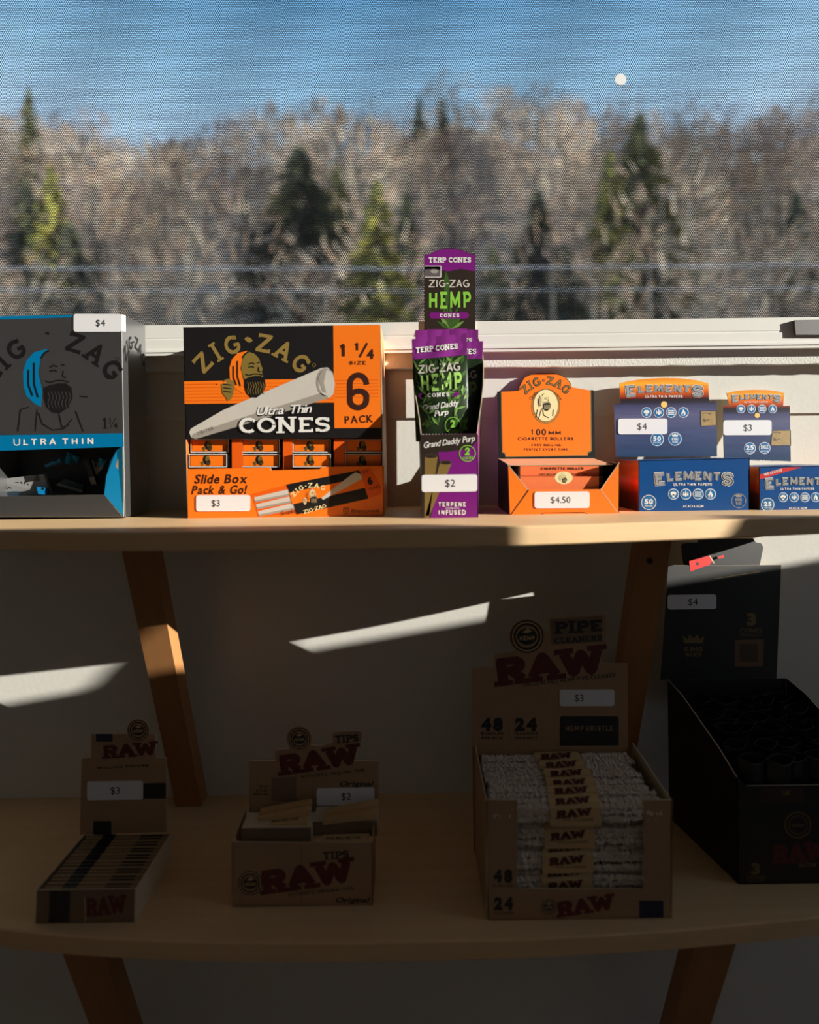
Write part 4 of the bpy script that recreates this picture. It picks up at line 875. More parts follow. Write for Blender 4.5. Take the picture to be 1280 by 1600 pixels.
# ================================================================== 5/6. BLUE PAPER DISPLAYS
def elements(lb, fx, hx, tab, body, D, DR, stick, txt, num, big):
    fB = plane(D); fR = tiltplane(DR, DR+.014, hx[3], tab['top']); (xl, yt0, xr, yt1, yb0, yb1) = body
    b = thing('paper_display_box', lb, 'box', Wp((xl+xr)/2, yb0, D+.03))
    sunset = [(0, (34, 62, 98)), (.3, (66, 78, 118)), (.52, (92, 94, 130)), (.64, (70, 72, 110)), (.69, (40, 34, 50)), (.735, (36, 20, 26)), (.76, (150, 40, 8)), (.84, (236, 110, 14)), (.93, (255, 176, 50)), (1.0, (250, 150, 30))]
    z0 = Wp(hx[0], hx[3], DR).z-b.location.z; z1 = Wp(hx[0], tab['top'], DR).z-b.location.z
    SM = ramp_mat('sunset_sea_print' + ('' if big else '_small'), sunset, z0, z1)
    m = MB(); m.slab([fR(*p) for p in tab['outline']], (0, .0012, 0), SM, CUT); h = m.build('header_panel', b)
    m = MB(); tx, ty, tw, th_ = tab['txt']
    n = len('ELEMENTS'); ws = [1.25, .8, .85, 1.05, .85, .95, .85, 1.2]; tot = sum(ws); x = tx-tw/2
    def lettering(mb, fr, tx, ty, tw, th_, big_ends=True, lay=2):
        x = tx-tw/2
        for ch, w_ in zip('ELEMENTS', ws):
            cw = tw*w_/tot; e = 1.45 if ch in 'ES' and w_ > 1.1 else 1.0; u = (x+cw/2-tx)/(tw/2); yy = ty+u*u*th_*.18-.0*u; hh = th_*e
            text(mb, fr, ch, x+cw/2, yy+(e-1)*th_*.35, hh*1.1, WHITEP, w=cw*.86, font='s', wt=.33, layer=lay, ang=-u*6, serif=False); text(mb, fr, ch, x+cw/2+.2, yy+(e-1)*th_*.35+.2, hh*1.02, DKOUT, w=cw*.82, font='s', wt=.28, layer=lay+1, ang=-u*6, serif=False)
            text(mb, fr, ch, x+cw/2, yy+(e-1)*th_*.35, hh*.94, SILV, w=cw*.78, font='s', wt=.2, layer=lay+2, ang=-u*6, serif=False); x += cw
    lettering(m, fR, tx, ty, tw, th_); text(m, fR, 'ULTRA THIN PAPERS', tx, ty+th_*.92, 4.2 if big else 2.6, WHITEP, w=tw*.47, wt=.02, layer=3, gap=.2)
    m.build('lettering', h)
    m = MB(); ix, iy, idx, ir = tab['icons']; icons(m, fR, ix, iy, idx, ir)
    disc(m, fR, tab['sun'][0], tab['sun'][1], tab['sun'][2], mat('sun_print', (255, 206, 110), .4), 1)
    shape(m, fR, tab['map'], MAPM, 1); mp = tab['map']; line(m, fR, mp+[mp[0]], .8, INK, 2); xa = min(p[0] for p in mp); ya = min(p[1] for p in mp); line(m, fR, [(xa+3, ya+4), (xa+9, ya+3), (xa+16, ya+5)], .9, INK, 2); line(m, fR, [(xa+4, ya+12), (xa+8, ya+16), (xa+14, ya+13)], .9, INK, 2); disc(m, fR, xa+6, ya+15, 2.4, GOLDD, 2)
    for (cx, c2, t1, t2) in tab['badges']:
        disc(m, fR, cx, c2, 10.5 if big else 9.2, WHITEP, 2); disc(m, fR, cx, c2, 9.5 if big else 8.3, ICONB, 3)
        if t1: text(m, fR, t1, cx, c2-1.5, 7, WHITEP, w=12, wt=.05, layer=4); text(m, fR, t2, cx, c2+5, 2.4, WHITEP, w=12, wt=.01, layer=4)
        else:
            shape(m, fR, [(cx-4, c2-3.5), (cx-5, c2-8), (cx-2, c2-6), (cx, c2-9), (cx+2, c2-6), (cx+5, c2-8), (cx+4, c2-3.5)], WHITEP, 4); text(m, fR, 'KING', cx, c2, 4, WHITEP, w=10, wt=.04, layer=4); text(m, fR, 'SIZE', cx, c2+4.6, 3.6, WHITEP, w=9, wt=.04, layer=4)
    m.build('printed_symbols', h)
    sticker(b, fR, *stick[:4], txt, tx=stick[4], th=10, tilt=-.004)
    # body
    dd = Vector((0, DR-D, 0)); tl, tr_, br, bl = fB(xl, yt0), fB(xr, yt1), fB(xr, yb1), fB(xl, yb0)
    m = MB(); m.slab([tl, tr_, br, bl], (0, .001, 0), NAVY, CUT); fp = m.build('front_panel', b)
    m = MB(); m.slab([tl, tr_, tr_+dd, tl+dd], (0, 0, -.0008), NAVY, CUT); m.build('top_panel', b)
    bx = bl.z-b.location.z; bt = tl.z-b.location.z
    SS = ramp_mat('sunset_side_print'+('' if big else '_small'), [(0, (20, 12, 12)), (.35, (90, 26, 10)), (.55, (214, 76, 16)), (.7, (190, 110, 60)), (1, (150, 104, 74))], bx, bt)
    m = MB(); m.slab([tl, bl, bl+dd, tl+dd], (.0008, 0, 0), SS, CUT); m.build('side_panel', b); m = MB(); m.slab([tr_, br, br+dd, tr_+dd], (-.0008, 0, 0), SS, CUT); m.build('side_panel', b)
    m = MB(); m.slab([bl, br, br+dd, bl+dd], (0, 0, .0006), NAVY); m.build('bottom_panel', b); m = MB(); m.slab([tl+dd, tr_+dd, br+dd, bl+dd], (0, -.0008, 0), NAVY); m.build('back_panel', b)
    m = MB(); cx = fx[0]; sc = fx[1]
    lettering(m, fB, cx, fx[2], fx[3], fx[4]); text(m, fB, 'ULTRA THIN PAPERS', cx-1, fx[2]+fx[4]*.86+(0 if big else .5), 4.6*sc, WHITEP, w=60*sc, wt=.025, layer=3, gap=.2)
    text(m, fB, 'ACACIA GUM', cx+fx[6], fx[5]+19*sc, 4*sc, WHITEP, w=32*sc, wt=.02, layer=3, gap=.2); m.build('lettering', fp)
    m = MB(); icons(m, fB, cx+fx[7], fx[5], 19.3*sc, 8.6*sc)
    ring(m, fB, xl+16*sc+(0 if big else -1), fx[5]+13*sc, 11.8*sc, 1, WHITEP, 2); disc(m, fB, xl+16*sc+(0 if big else -1), fx[5]+13*sc, 10*sc, ICONB, 2); text(m, fB, num, xl+16*sc+(0 if big else -1), fx[5]+11.5*sc, 7.5*sc, WHITEP, w=13*sc, wt=.05, layer=3); text(m, fB, 'PER BOX', xl+16*sc, fx[5]+18.5*sc, 2.4, WHITEP, w=13*sc, layer=3)
    if big:
        cxx = 1154.5; ring(m, fB, cxx, 782.5, 11.5, .8, CONEGD, 2); shape(m, fB, [(cxx-4, 776.5), (cxx-6, 771), (cxx-2, 774), (cxx, 770.5), (cxx+2, 774), (cxx+6, 771), (cxx+4, 776.5)], CONEGD, 2); text(m, fB, 'KING', cxx, 780.5, 4.5, CONEGD, w=10, wt=.04, layer=3); text(m, fB, 'SIZE', cxx, 786.5, 4.5, CONEGD, w=9, wt=.04, layer=3)
    else:
        shape(m, fB, [(1187.5, 741.5), (1225, 730.5), (1254, 729.8), (1187.5, 749)], REDB, 1); text(m, fB, '100 LEAVES', 1208, 738, 4.2, WHITEP, w=29, ang=15, wt=.03, layer=2)
    m.build('printed_symbols', fp)
    return b
tabA = dict(outline=[(963, 714), (959.5, 631), (969, 630), (968.6, 598.7), (985, 595), (1005, 592), (1035, 590.4), (1062, 591), (1088, 594), (1107, 598.7), (1108.5, 627.8), (1119.6, 627.5), (1120.7, 713.4)], top=590.4,
            txt=(1037.5, 607, 124, 13.5), icons=(1010.5, 644.5, 19.2, 8.2), sun=(1038, 632, 5), map=[(1095, 642.5), (1119, 642), (1120, 664.5), (1096, 666)], badges=[(1027, 686.5, '50', 'PER BOX'), (1055, 685.8, None, None)])
elements('larger blue display with a sunset header, right of the orange arched one', (1083.5, 1.0, 744, 126, 15, 772, 0, -31), (959.5, 631, 1119.6, 714), tabA, (998, 719.5, 1171.7, 715.5, 799.8, 798.8), .671, .746, (966, 654, 1043, 678.5, 1003.5), '$4', '50', True)
tabB = dict(outline=[(1131.7, 716), (1129.7, 634.8), (1140, 635), (1136, 614), (1150, 611), (1166, 609.4), (1182, 609), (1198, 609.4), (1213, 611), (1225.8, 614), (1224, 634), (1234.4, 634), (1236, 721)], top=609,
            txt=(1181.5, 620, 78, 9), icons=(1158, 639, 16.5, 6.8), sun=(1183.5, 649, 4), map=[(1207, 673), (1235.5, 672), (1236, 696), (1205, 696.5)], badges=[(1172, 700.5, '25', 'PER BOX'), (1195, 700, 'SW', 'SINGLE')])
tabB['badges'][1] = (1195, 700, 'SINGLE', 'WIDE')
eb = elements('smaller blue display with a red corner banner at the right end', (1247, .88, 752, 106, 13, 777, 0, -23), (1129.7, 634.8, 1234.4, 716), tabB, (1186.7, 729.6, 1318, 727, 799, 797), .668, .746, (1130.5, 656.5, 1206, 680, 1168.5), '$3', '25', False)
m = MB(); text(m, plane(.746), 'DOUBLE PACK', 1184, 717, 6, WHITEP, w=62, wt=.05, layer=3); m.build('lettering', eb)

# ================================================================== 7. LOWER SHELF: PAPERS DISPLAY
KD = mat('dark_kraft_card', (130, 104, 80), .75, var=.08)
def seal(mb, fr, cx, cy_, r, lay=2):
    disc(mb, fr, cx, cy_, r, DKINK, lay); ring(mb, fr, cx, cy_, r*.9, r*.08, KRAFTL, lay+1); disc(mb, fr, cx, cy_, r*.68, KRAFT, lay+1); disc(mb, fr, cx, cy_, r*.6, DKINK, lay+2, ry=r*.5)
    text(mb, fr, 'HEMP', cx, cy_+r*.1, r*.3, KRAFTL, w=r*.9, wt=.03, layer=lay+3); shape(mb, fr, [(cx-r*.3, cy_-r*.25), (cx+r*.05, cy_-r*.5), (cx+r*.3, cy_-r*.3), (cx, cy_-r*.2)], KRAFTL, lay+3)
D7 = .5655; DR7 = .652; f7 = plane(D7); f7r = plane(DR7)
b7 = thing('papers_tray_display', 'low brown booklet tray with a stepped header, far left of the lower shelf', 'display', Wp(133, 1442, D7+.04))
hd = [(125, 1304), (127.6, 1185), (142.6, 1184.8), (142.6, 1147), (199, 1147)]+[(216+17.5*cos(radians(a)), 1141-17.5*sin(radians(a))) for a in range(200, -21, -20)]+[(243.6, 1147.7), (243.6, 1184.2), (260, 1184), (260, 1300)]
m = MB(); m.slab([f7r(*p) for p in hd], (0, .0012, 0), KRAFT, CUT); h7 = m.build('header_panel', b7)
m = MB(); seal(m, f7r, 216, 1141, 16.5); shape(m, f7r, [(150, 1146.8), (176, 1147), (176, 1159), (150, 1159)], mat('navy_label_print', (30, 40, 66), .6), 1); shape(m, f7r, [(224, 1224), (259, 1223), (259, 1248), (224, 1248)], DKINK, 1)
shape(m, f7r, [(146, 1283), (174, 1283), (174, 1304), (146, 1304)], DKINK, 1); m.build('printed_symbols', h7)
m = MB(); text(m, f7r, 'RAW', 202, 1172, 22, MAROON, w=82, font='s', wt=.3, ang=4, layer=2); text(m, f7r, 'ROLLING PAPERS', 192, 1198, 4, DKINK, w=80, ang=3, layer=2, wt=.02); m.build('lettering', h7)
sticker(b7, DR7, 136, 1220.5, 223.5, 1250, '$3', tx=180, th=11, tilt=-.012)
ftl, ftr, fbr, fbl = f7(58, 1391), f7(211, 1389), f7(209.5, 1441), f7(56, 1443)
dd = Vector((0, DR7-D7, 0)); dd2 = Vector((-.004, DR7-D7, 0))
m = MB(); m.slab([ftl, ftr, fbr, fbl], (0, .001, 0), KD, CUT); p_ = m.build('front_panel', b7)
m = MB(); shape(m, f7, [(78, 1392), (110, 1391.5), (108, 1441), (76, 1442)], DKINK, 1); text(m, f7, 'RAW', 165, 1415, 30, MAROON, w=60, font='s', wt=.3, layer=2, ang=4); line(m, f7, [(132, 1402), (134, 1440)], 1.5, CUT, 2); m.build('lettering', p_)
for a, b, mm in ((ftl, fbl, -.0008), (ftr, fbr, .0008)):
    m = MB(); m.slab([a, b, b+dd, a+dd], (mm, 0, 0), KD, CUT); m.build('side_panel', b7)
m = MB(); m.slab([fbl, fbr, fbr+dd, fbl+dd], (0, 0, .0008), KD); m.build('bottom_panel', b7)
N7 = 24; first = None
for i in range(N7):
    y = D7+.003+(DR7-D7-.007)*i/(N7-1); x0, x1 = ftl.x+.002, ftr.x-.002; zb_ = fbl.z+.001; zt_ = ftl.z-.002+.0012*((i*7) % 3-1)*.5
    if first is None:
        r = thing('paper_booklet', 'slim tan booklet with a dark band filed in the low brown tray', 'booklet', ((x0+x1)/2, y, zb_), 'booklets filed in the low tray')
        m = MB(); m.box(x0, x1, y, y+.0028, zb_, zt_, TANB); a = m.build('cover', r)
        m = MB(); m.box(x0+.018, x0+.032, y-.0002, y+.003, zb_, zt_+.0003, INK); b = m.build('dark_band', r)
        m = MB(); m.box(x0+.060, x0+.084, y-.0002, y+.0006, zb_, zt_+.0003, DKINK); c = m.build('dark_print', r); first = (r, [a, b, c], y)
    else: dup(first[0], first[1], (0, y-first[2], .0006*((i*7) % 3-1)))

# ================================================================== 8. TIPS DISPLAY
D8 = .583; DR8 = .632; f8 = plane(D8); f8r = plane(DR8)
b8 = thing('tips_display_box', 'small kraft display with a cut-out header, second from left on the lower shelf', 'box', Wp(473, 1416, D8+.02))
hd = [(389.2, 1300), (389.2, 1189), (430, 1189), (430, 1172), (452, 1170)]+[(467.7+20*cos(radians(a)), 1154-20*sin(radians(a))) for a in range(210, -31, -20)]+[(500, 1166), (520, 1160), (520, 1146), (524, 1144), (560, 1141.5), (565, 1144), (565, 1158), (560, 1163), (553, 1189), (592, 1189), (592, 1300)]
m = MB(); m.slab([f8r(*p) for p in hd], (0, .0012, 0), KRAFT, CUT); h8 = m.build('header_panel', b8)
m = MB(); seal(m, f8r, 467.7, 1154, 17); shape(m, f8r, [(424, 1215), (463, 1213), (463, 1252), (424, 1252)], KD, 1); line(m, f8r, [(489, 1212), (489, 1262)], .8, KD, 1); m.build('printed_symbols', h8)
m = MB(); text(m, f8r, 'RAW', 497, 1187, 34, MAROON, w=122, font='s', wt=.32, ang=8, layer=2); text(m, f8r, 'TIPS', 542, 1154, 13, DKINK, w=36, font='s', wt=.26, ang=4, layer=3); text(m, f8r, 'AUTHENTIC ORIGINAL TIPS', 520, 1208.5, 5.5, DKINK, w=100, ang=6, wt=.01, layer=2); text(m, f8r, 'Original', 557, 1224.5, 8, DKINK, w=52, shear=.3, wt=.03, gap=.03, layer=2)
text(m, f8r, 'STOP', 412, 1229, 4, DKINK, w=14, layer=2); text(m, f8r, 'JUNK', 409, 1235, 4, DKINK, w=20, layer=2); text(m, f8r, 'SMOKING', 408, 1241, 4, DKINK, w=24, layer=2)
m.build('lettering', h8)
sticker(b8, DR8, 495, 1231, 585, 1258, '$2', tx=541, th=10.5, tilt=-.02)
q8 = [(362.3, 1315.6), (582.6, 1316.8), (582.6, 1416), (363.4, 1416.4)]
m = MB(); m.slab([f8(*p) for p in q8], (0, .001, 0), KRAFT, CUT); p8 = m.build('front_panel', b8)
m = MB(); text(m, f8, 'RAW', 478, 1369, 40, MAROON, w=140, font='s', wt=.32, ang=8, layer=2); text(m, f8, 'TIPS', 525, 1336, 13, DKINK, w=40, font='s', wt=.26, ang=4, layer=3); text(m, f8, 'AUTHENTIC ORIGINAL TIPS', 501, 1393, 5.5, DKINK, w=102, ang=6, layer=2); text(m, f8, 'Original', 551, 1406, 8, DKINK, w=52, shear=.3, wt=.03, gap=.03, layer=2); m.build('lettering', p8)
m = MB(); seal(m, f8, 391, 1380, 19); line(m, f8, [(471, 1320), (471, 1415)], 1, KD, 1); m.build('printed_symbols', p8)
for xx, s_ in ((362.5, 1), (582.6, -1)):
    a = f8(xx, 1316); b = f8(xx, 1416); rt_ = Vector((a.x, DR8, f8r(390, 1262).z)); m = MB(); m.slab([a, b, Vector((b.x, DR8, b.z)), rt_], (.0008*s_, 0, 0), KRAFT, CUT); m.build('side_panel', b8)
a, b = f8(*q8[3]), f8(*q8[2]); m = MB(); m.slab([a, b, b+Vector((0, DR8-D8, 0)), a+Vector((0, DR8-D8, 0))], (0, 0, .0008), KRAFT); m.build('bottom_panel', b8)
def tipbook(lb, pts, t=.006, txt='RAW ROLLING TIPS', D=.6, tall=None):
    P = [Wp(x, y, d) for x, y, d in pts]; c = sum(P, Vector())/4; c.z = min(p.z for p in P)-.002; r = thing('tip_booklet', lb, 'booklet', c, 'tip booklets in the kraft display')
    m = MB(); m.slab(P, (0, .001, -t), KRAFTL); o = m.build('cover', r); q = quadfr(P[0], P[1], P[3], P[2]); m = MB(); text(m, lambda x, y, l=0: q(x/100, y/16, 2), txt, 45, 8, 6, DKINK, w=70, wt=.02); m.build('lettering', r)
tipbook('topmost tip booklet of the left fan in the kraft display', [(408, 1262, .625), (488, 1247, .622), (487, 1254, .608), (405, 1270, .612)])
tipbook('middle tip booklet of the left fan in the kraft display', [(405, 1272, .615), (487, 1256, .612), (484, 1266, .6), (402, 1280, .604)])
tipbook('lowest tip booklet of the left fan in the kraft display', [(402, 1282, .608), (485, 1268, .606), (480, 1284, .594), (397, 1291, .597)])
tipbook('tip booklet on top of the right pile in the kraft display', [(512, 1262, .622), (592, 1247, .62), (591, 1257, .61), (508, 1271, .612)])
tipbook('tip booklet second in the right pile in the kraft display', [(508, 1273, .613), (590, 1262, .611), (588, 1271, .6), (504, 1281, .602)])
tipbook('tip booklet lying low at the right front in the kraft display', [(504, 1304, .6), (578, 1302, .6), (578, 1315, .588), (500, 1317, .588)], t=.004)
for nm, x0, x1, y0, y1, D, lb in (('l', 377, 486, 1294, 1330, .592, 'dark brown box of tips inside the left half of the kraft display'), ('r', 489, 590, 1284, 1306, .604, 'brown box of tips inside the right half of the kraft display')):
    m = MB(); m.slab([Wp(x0, y0, D), Wp(x1, y0-1, D), Wp(x1, y1, D), Wp(x0, y1, D)], (0, .026, 0), KD, CUT); c = Wp((x0+x1)/2, y1, D); tag(m.build('tips_carton', loc=c), lb, 'box', 'cartons inside the kraft display')

# ================================================================== 9. PIPE CLEANER DISPLAY
D9 = .5627; DR9 = .6595; f9 = plane(D9); f9r = plane(DR9)
b9 = thing('pipe_cleaner_display', 'large kraft display full of bristly pipe cleaners on the lower shelf', 'display', Wp(907, 1436, D9+.04))
hd = [(738, 1170), (737.6, 1043), (771, 1042.5), (771.7, 1022), (798, 1018)]+[(823.7+28*cos(radians(a)), 994.6-28*sin(radians(a))) for a in range(230, 9, -20)]+[(858, 985), (858, 966), (944, 960), (946, 964), (947, 1005), (939, 1036), (981, 1037), (982, 1165)]
m = MB(); m.slab([f9r(*p) for p in hd], (0, .0012, 0), KRAFT, CUT); h9 = m.build('header_panel', b9)
m = MB(); seal(m, f9r, 823.7, 994.6, 26); shape(m, f9r, rrect(875, 1119, 967, 1180, 4), DKINK, 1); line(m, f9r, [(796, 1122), (796, 1156)], 1, KD, 1); m.build('printed_symbols', h9)
m = MB(); text(m, f9r, 'RAW', 858, 1040, 46, MAROON, w=166, font='s', wt=.32, ang=7, layer=2); shape(m, f9r, [(860, 968), (941, 962), (941, 1003), (862, 1008)], KD, 1)
text(m, f9r, 'PIPE', 904, 979, 20, DKINK, w=74, font='s', wt=.28, ang=3, layer=3); text(m, f9r, 'CLEANERS', 904, 999, 9, DKINK, w=74, font='s', wt=.24, ang=4, layer=3)
text(m, f9r, 'UNBLEACHED HEMP PIPE CLEANER', 889, 1062, 7, DKINK, w=146, ang=6, layer=2); text(m, f9r, '48', 769, 1131, 19, DKINK, w=34, wt=.07, layer=2); text(m, f9r, '24', 822, 1131, 19, DKINK, w=34, wt=.07, layer=2)
text(m, f9r, 'BUNDLES', 769, 1146, 4.5, DKINK, w=34, wt=.03, layer=2); text(m, f9r, 'PER BOX', 769, 1153, 4.5, DKINK, w=34, wt=.03, layer=2); text(m, f9r, 'CLEANERS', 822, 1146, 4.5, DKINK, w=36, wt=.03, layer=2); text(m, f9r, 'PER BUNDLE', 822, 1153, 4.5, DKINK, w=36, wt=.03, layer=2)
text(m, f9r, 'HEMP BRISTLE', 921, 1138, 9, KRAFT, w=74, layer=3, gap=.25)
m.build('lettering', h9)
sticker(b9, DR9, 874.5, 1077.5, 960.5, 1103.5, '$3', tx=905, th=10.5, tilt=-.004)
Zb9 = f9(907, 1437).z
m = MB(); A, B, Cc, Dd = (758.7, 1250), (1051, 1250), (1049.5, 1434), (764.6, 1437.7); wa, wb, wc, wd = (808, 1253), (1005.6, 1253), (1005.6, 1389), (808, 1389)
for q in ([A, (808, 1250), (808, 1437), Dd], [(1005.6, 1250), B, Cc, (1005.6, 1434.5)], [wd, wc, (1005.6, 1434.5), (808, 1437)]): m.slab([f9(*p) for p in q], (0, .0012, 0), KRAFT, CUT)
fp9 = m.build('front_panel', b9)
m = MB(); text(m, f9, '48', 786, 1368, 19, DKINK, w=30, wt=.07, layer=2); text(m, f9, '24', 787, 1411, 19, DKINK, w=30, wt=.07, layer=2); text(m, f9, 'CLEANERS', 787, 1427, 4.5, DKINK, w=32, layer=2); text(m, f9, 'BUNDLES', 786, 1384, 4.5, DKINK, w=30, layer=2)
text(m, f9, 'RAW', 914, 1415, 26, MAROON, w=86, font='s', wt=.32, ang=8, layer=2); shape(m, f9, [(999, 1407), (1037, 1407), (1037, 1434), (999, 1434.4)], MATS['navy_label_print'], 1); m.build('lettering', fp9)
m = MB(); seal(m, f9, 858, 1417, 13); m.build('printed_symbols', fp9)
for (px, s_) in ((760, 1), (1050, -1)):
    a = f9(px, 1250); b = f9(px, 1436); m = MB(); rz = f9r(740 if s_ > 0 else 984, 1164 if s_ > 0 else 1161)
    m.slab([a, b, Vector((b.x, DR9, b.z)), Vector((a.x, DR9, rz.z)), Vector((a.x, DR9-.03, rz.z-.002))], (.0009*s_, 0, 0), KRAFT, CUT); m.build('side_panel', b9)
a, b = f9(*Dd), f9(*Cc); dd = Vector((0, DR9-D9, 0)); m = MB(); m.slab([a, b, b+dd, a+dd], (0, 0, .0008), KRAFT); m.build('bottom_panel', b9)
a = f9r(738, 1165); b = f9r(982, 1165); m = MB(); m.slab([a, b, Vector((b.x, DR9, Zb9)), Vector((a.x, DR9, Zb9))], (0, -.0008, 0), KRAFT); m.build('back_panel', b9)
# bundles of fuzzy stems
rs = random.Random(9)
def stem(mb, x0, x1, y, z, r):
    n = 120; k = 7; vs = []; fs = []; wob = rs.uniform(0, 6); tilt = rs.uniform(-.0015, .0015)
    for i in range(n+1):
        t = i/n; x = x0+(x1-x0)*t; yy = y+.0006*sin(t*6+wob); zz = z+.0007*sin(t*5+wob*2)+tilt*t
        for j in range(k):
            a = 2*pi*j/k; rr = r*rs.uniform(.4, 1.45); vs.append((x+rs.uniform(-.0006, .0006), yy+rr*cos(a), zz+rr*sin(a)))
    for i in range(n):
        for j in range(k): fs.append((i*k+j, i*k+(j+1) % k, (i+1)*k+(j+1) % k, (i+1)*k+j))
    mb.mesh(vs, fs, FUZZ)
X0, X1 = f9(764, 1300).x+.002, f9(1046, 1300).x-.004; ZT = f9(900, 1250).z
ords = ['rearmost', 'second from the back', 'third from the back', 'fourth from the back', 'fifth from the back', 'frontmost']
wrapx = [(835, 905), (840, 915), (846, 925), (850, 930), (850, 935), (852, 938)]
def bundle(lb, y, z, hgt, cxw, lettered=True):
    r = thing('pipe_cleaner_bundle', lb, 'pipe cleaners', ((X0+X1)/2, y, z-hgt), 'pipe cleaner bundles'); mb = MB()
    for i, (dy, dz) in enumerate(((-.0045, 0), (.0, .002), (.0045, .0), (-.0048, -.006), (.0045, -.006), (-.0048, -.012))):
        stem(mb, X0+rs.uniform(0, .004), X1-rs.uniform(0, .008), y+dy, z+dz-.003, .0030)
    mb.build('bristles', r, kind='stuff'); w_ = .0245; m = MB(); x0, x1 = cxw-w_, cxw+w_; pr = [(-.0085, -.020), (-.0088, -.002), (-.006, .0018), (0, .0035), (.006, .002), (.0085, -.004)]
    n = len(pr); vs = [(x0, y+a, z+b) for a, b in pr]+[(x1, y+a, z+b) for a, b in pr]; m.mesh(vs, [(i, i+1, n+i+1, n+i) for i in range(n-1)], KRAFTL); o = m.build('paper_band', r)
    m = MB(); g = lambda x, yy, l=0: Vector((cxw+x*.0005, y-.0062+.0004*(-yy)-.0006-.00015*l if yy < 0 else y-.0092, z+.0016-(.0002*yy if yy < 0 else .00055*yy)))
    q = quadfr((x0, y-.0088, z-.0015), (x1, y-.0088, z-.0015), (x0, y-.0085, z-.02), (x1, y-.0085, z-.02)); q2 = quadfr((x0, y-.0005, z+.0042), (x1, y-.0005, z+.0042), (x0, y-.0085, z+.0), (x1, y-.0085, z+.0), e=.0004)
    text(m, lambda x, yy, l=0: q2(x/100, yy/20, 2), 'RAW', 46, 10, 15, MAROON, w=66, font='s', wt=.32, ang=3); text(m, lambda x, yy, l=0: q(x/100, yy/34, 1), 'RAW', 46, 10, 15, MAROON, w=66, font='s', wt=.32, ang=4); text(m, lambda x, yy, l=0: q(x/100, yy/34, 1), 'PIPE CLEANERS', 55, 22, 4, DKINK, w=60)
    m.build('lettering', o)
for i in range(6):
    y = DR9-.010-i*.0158; px0, px1 = wrapx[i]; cxw = Wp((px0+px1)/2, 1200, y).x
    bundle('bristly pipe cleaner bundle, %s in the top layer' % ords[i], y, ZT-.004-.001*(i % 2)+(.0015 if i < 2 else 0), .02, cxw)
bundle('pipe cleaner bundle in the middle of the kraft display window', D9+.0135, ZT-.030, .02, Wp(892, 1300, D9).x)
bundle('shaded pipe cleaner bundle low in the kraft display window', D9+.0135, ZT-.054, .02, Wp(890, 1340, D9).x)
bundle('lowest pipe cleaner bundle at the bottom of the kraft display window', D9+.0135, ZT-.078, .02, Wp(888, 1370, D9).x)

# ================================================================== 10. BLACK CONE POUCH DISPLAY
D10 = .605; DR10 = .7165; f10 = plane(D10); f10r = turnplane(.7166, .764, 1044, 1221)
bb = thing('black_pouch_display', 'black display with gold lettering at the right end of the lower shelf', 'display', Wp(1265, 1381, D10+.06))
m = MB(); m.slab([f10r(*p) for p in [(1044.5, 883.4), (1131, 884), (1221, 882.7), (1213.7, 1060), (1032, 1062)]], (0, .0012, 0), BLACKL, CUT); hb = m.build('header_panel', bb)
m = MB(); tabp = [(1068, 868), (1067, 853), (1070, 850), (1092, 848.5), (1094, 842), (1180, 842), (1184, 848), (1193, 850), (1196, 856), (1189, 890), (1072, 892)]
tabp = [(x, y) for x, y in tabp]
m.slab([f10r(x, y)+Vector((0, .004, 0)) for x, y in tabp], (0, .0012, 0), BLACKL, CUT); tb = m.build('header_tab', bb)
m = MB(); ft = lambda x, y, l=0: f10r(x, y, l+2); shape(m, ft, [(1077, 876), (1109, 868), (1114, 874), (1110, 882), (1098, 886), (1079, 893)], REDB, 1); shape(m, ft, [(1122, 870), (1131, 867), (1132, 871), (1124, 873)], REDB, 1); disc(m, ft, 1090, 881, 2.4, INK, 2); line(m, ft, [(1109, 868), (1116, 880)], 1.4, CUT, 2); m.build('printed_symbols', hb, label='red cone picture on black')
m = MB(); line(m, f10r, [(1131.5, 884), (1125, 1058)], .9, DKINK, 1); text(m, f10r, '3', 1174.5, 967, 18, GOLDD, w=15, wt=.06, layer=2); text(m, f10r, 'CONES', 1173.5, 985, 6, GOLDD, w=34, wt=.02, layer=2); text(m, f10r, 'PER POUCH', 1173.5, 992.5, 4, GOLDD, w=34, layer=2)
shape(m, f10r, [(1069, 1005), (1067, 993), (1074, 999), (1078, 991), (1084, 998), (1090, 991), (1094, 999), (1101, 993), (1098, 1005)], GOLDD, 1); text(m, f10r, 'KING', 1084, 1014, 6.5, GOLDD, w=28, wt=.04, layer=2); text(m, f10r, 'SIZE', 1084, 1023, 6.5, GOLDD, w=26, wt=.04, layer=2)
shape(m, f10r, [(1149, 1000), (1194, 999), (1193, 1041), (1148, 1042)], mat('brown_square_print', (110, 76, 48), .6), 1); shape(m, f10r, [(1156, 1006), (1184, 1006), (1184, 1034), (1156, 1034)], mat('brown_square_print_dark', (74, 54, 38), .6), 2)
line(m, f10r, [(1118, 904), (1188, 893)], 1.2, GOLDD, 1); m.build('lettering', hb)
sticker(bb, f10r, 1043.5, 929, 1119.5, 952, '$4', tx=1083, th=10, tilt=-.012)
xL = f10(1153, 1300).x; xR = f10(1374, 1300).x; z0_ = ZL+.0006; zf = f10(1160, 1228).z; zr = Wp(1030, 1062, DR10).z
m = MB(); m.slab([(xL+.010, D10, zf), (xR, D10, zf), (xR, D10, z0_), (xL, D10, z0_), (xL, D10, zf+.010)], (0, .001, 0), BLACKL, CUT); fb = m.build('front_panel', bb)
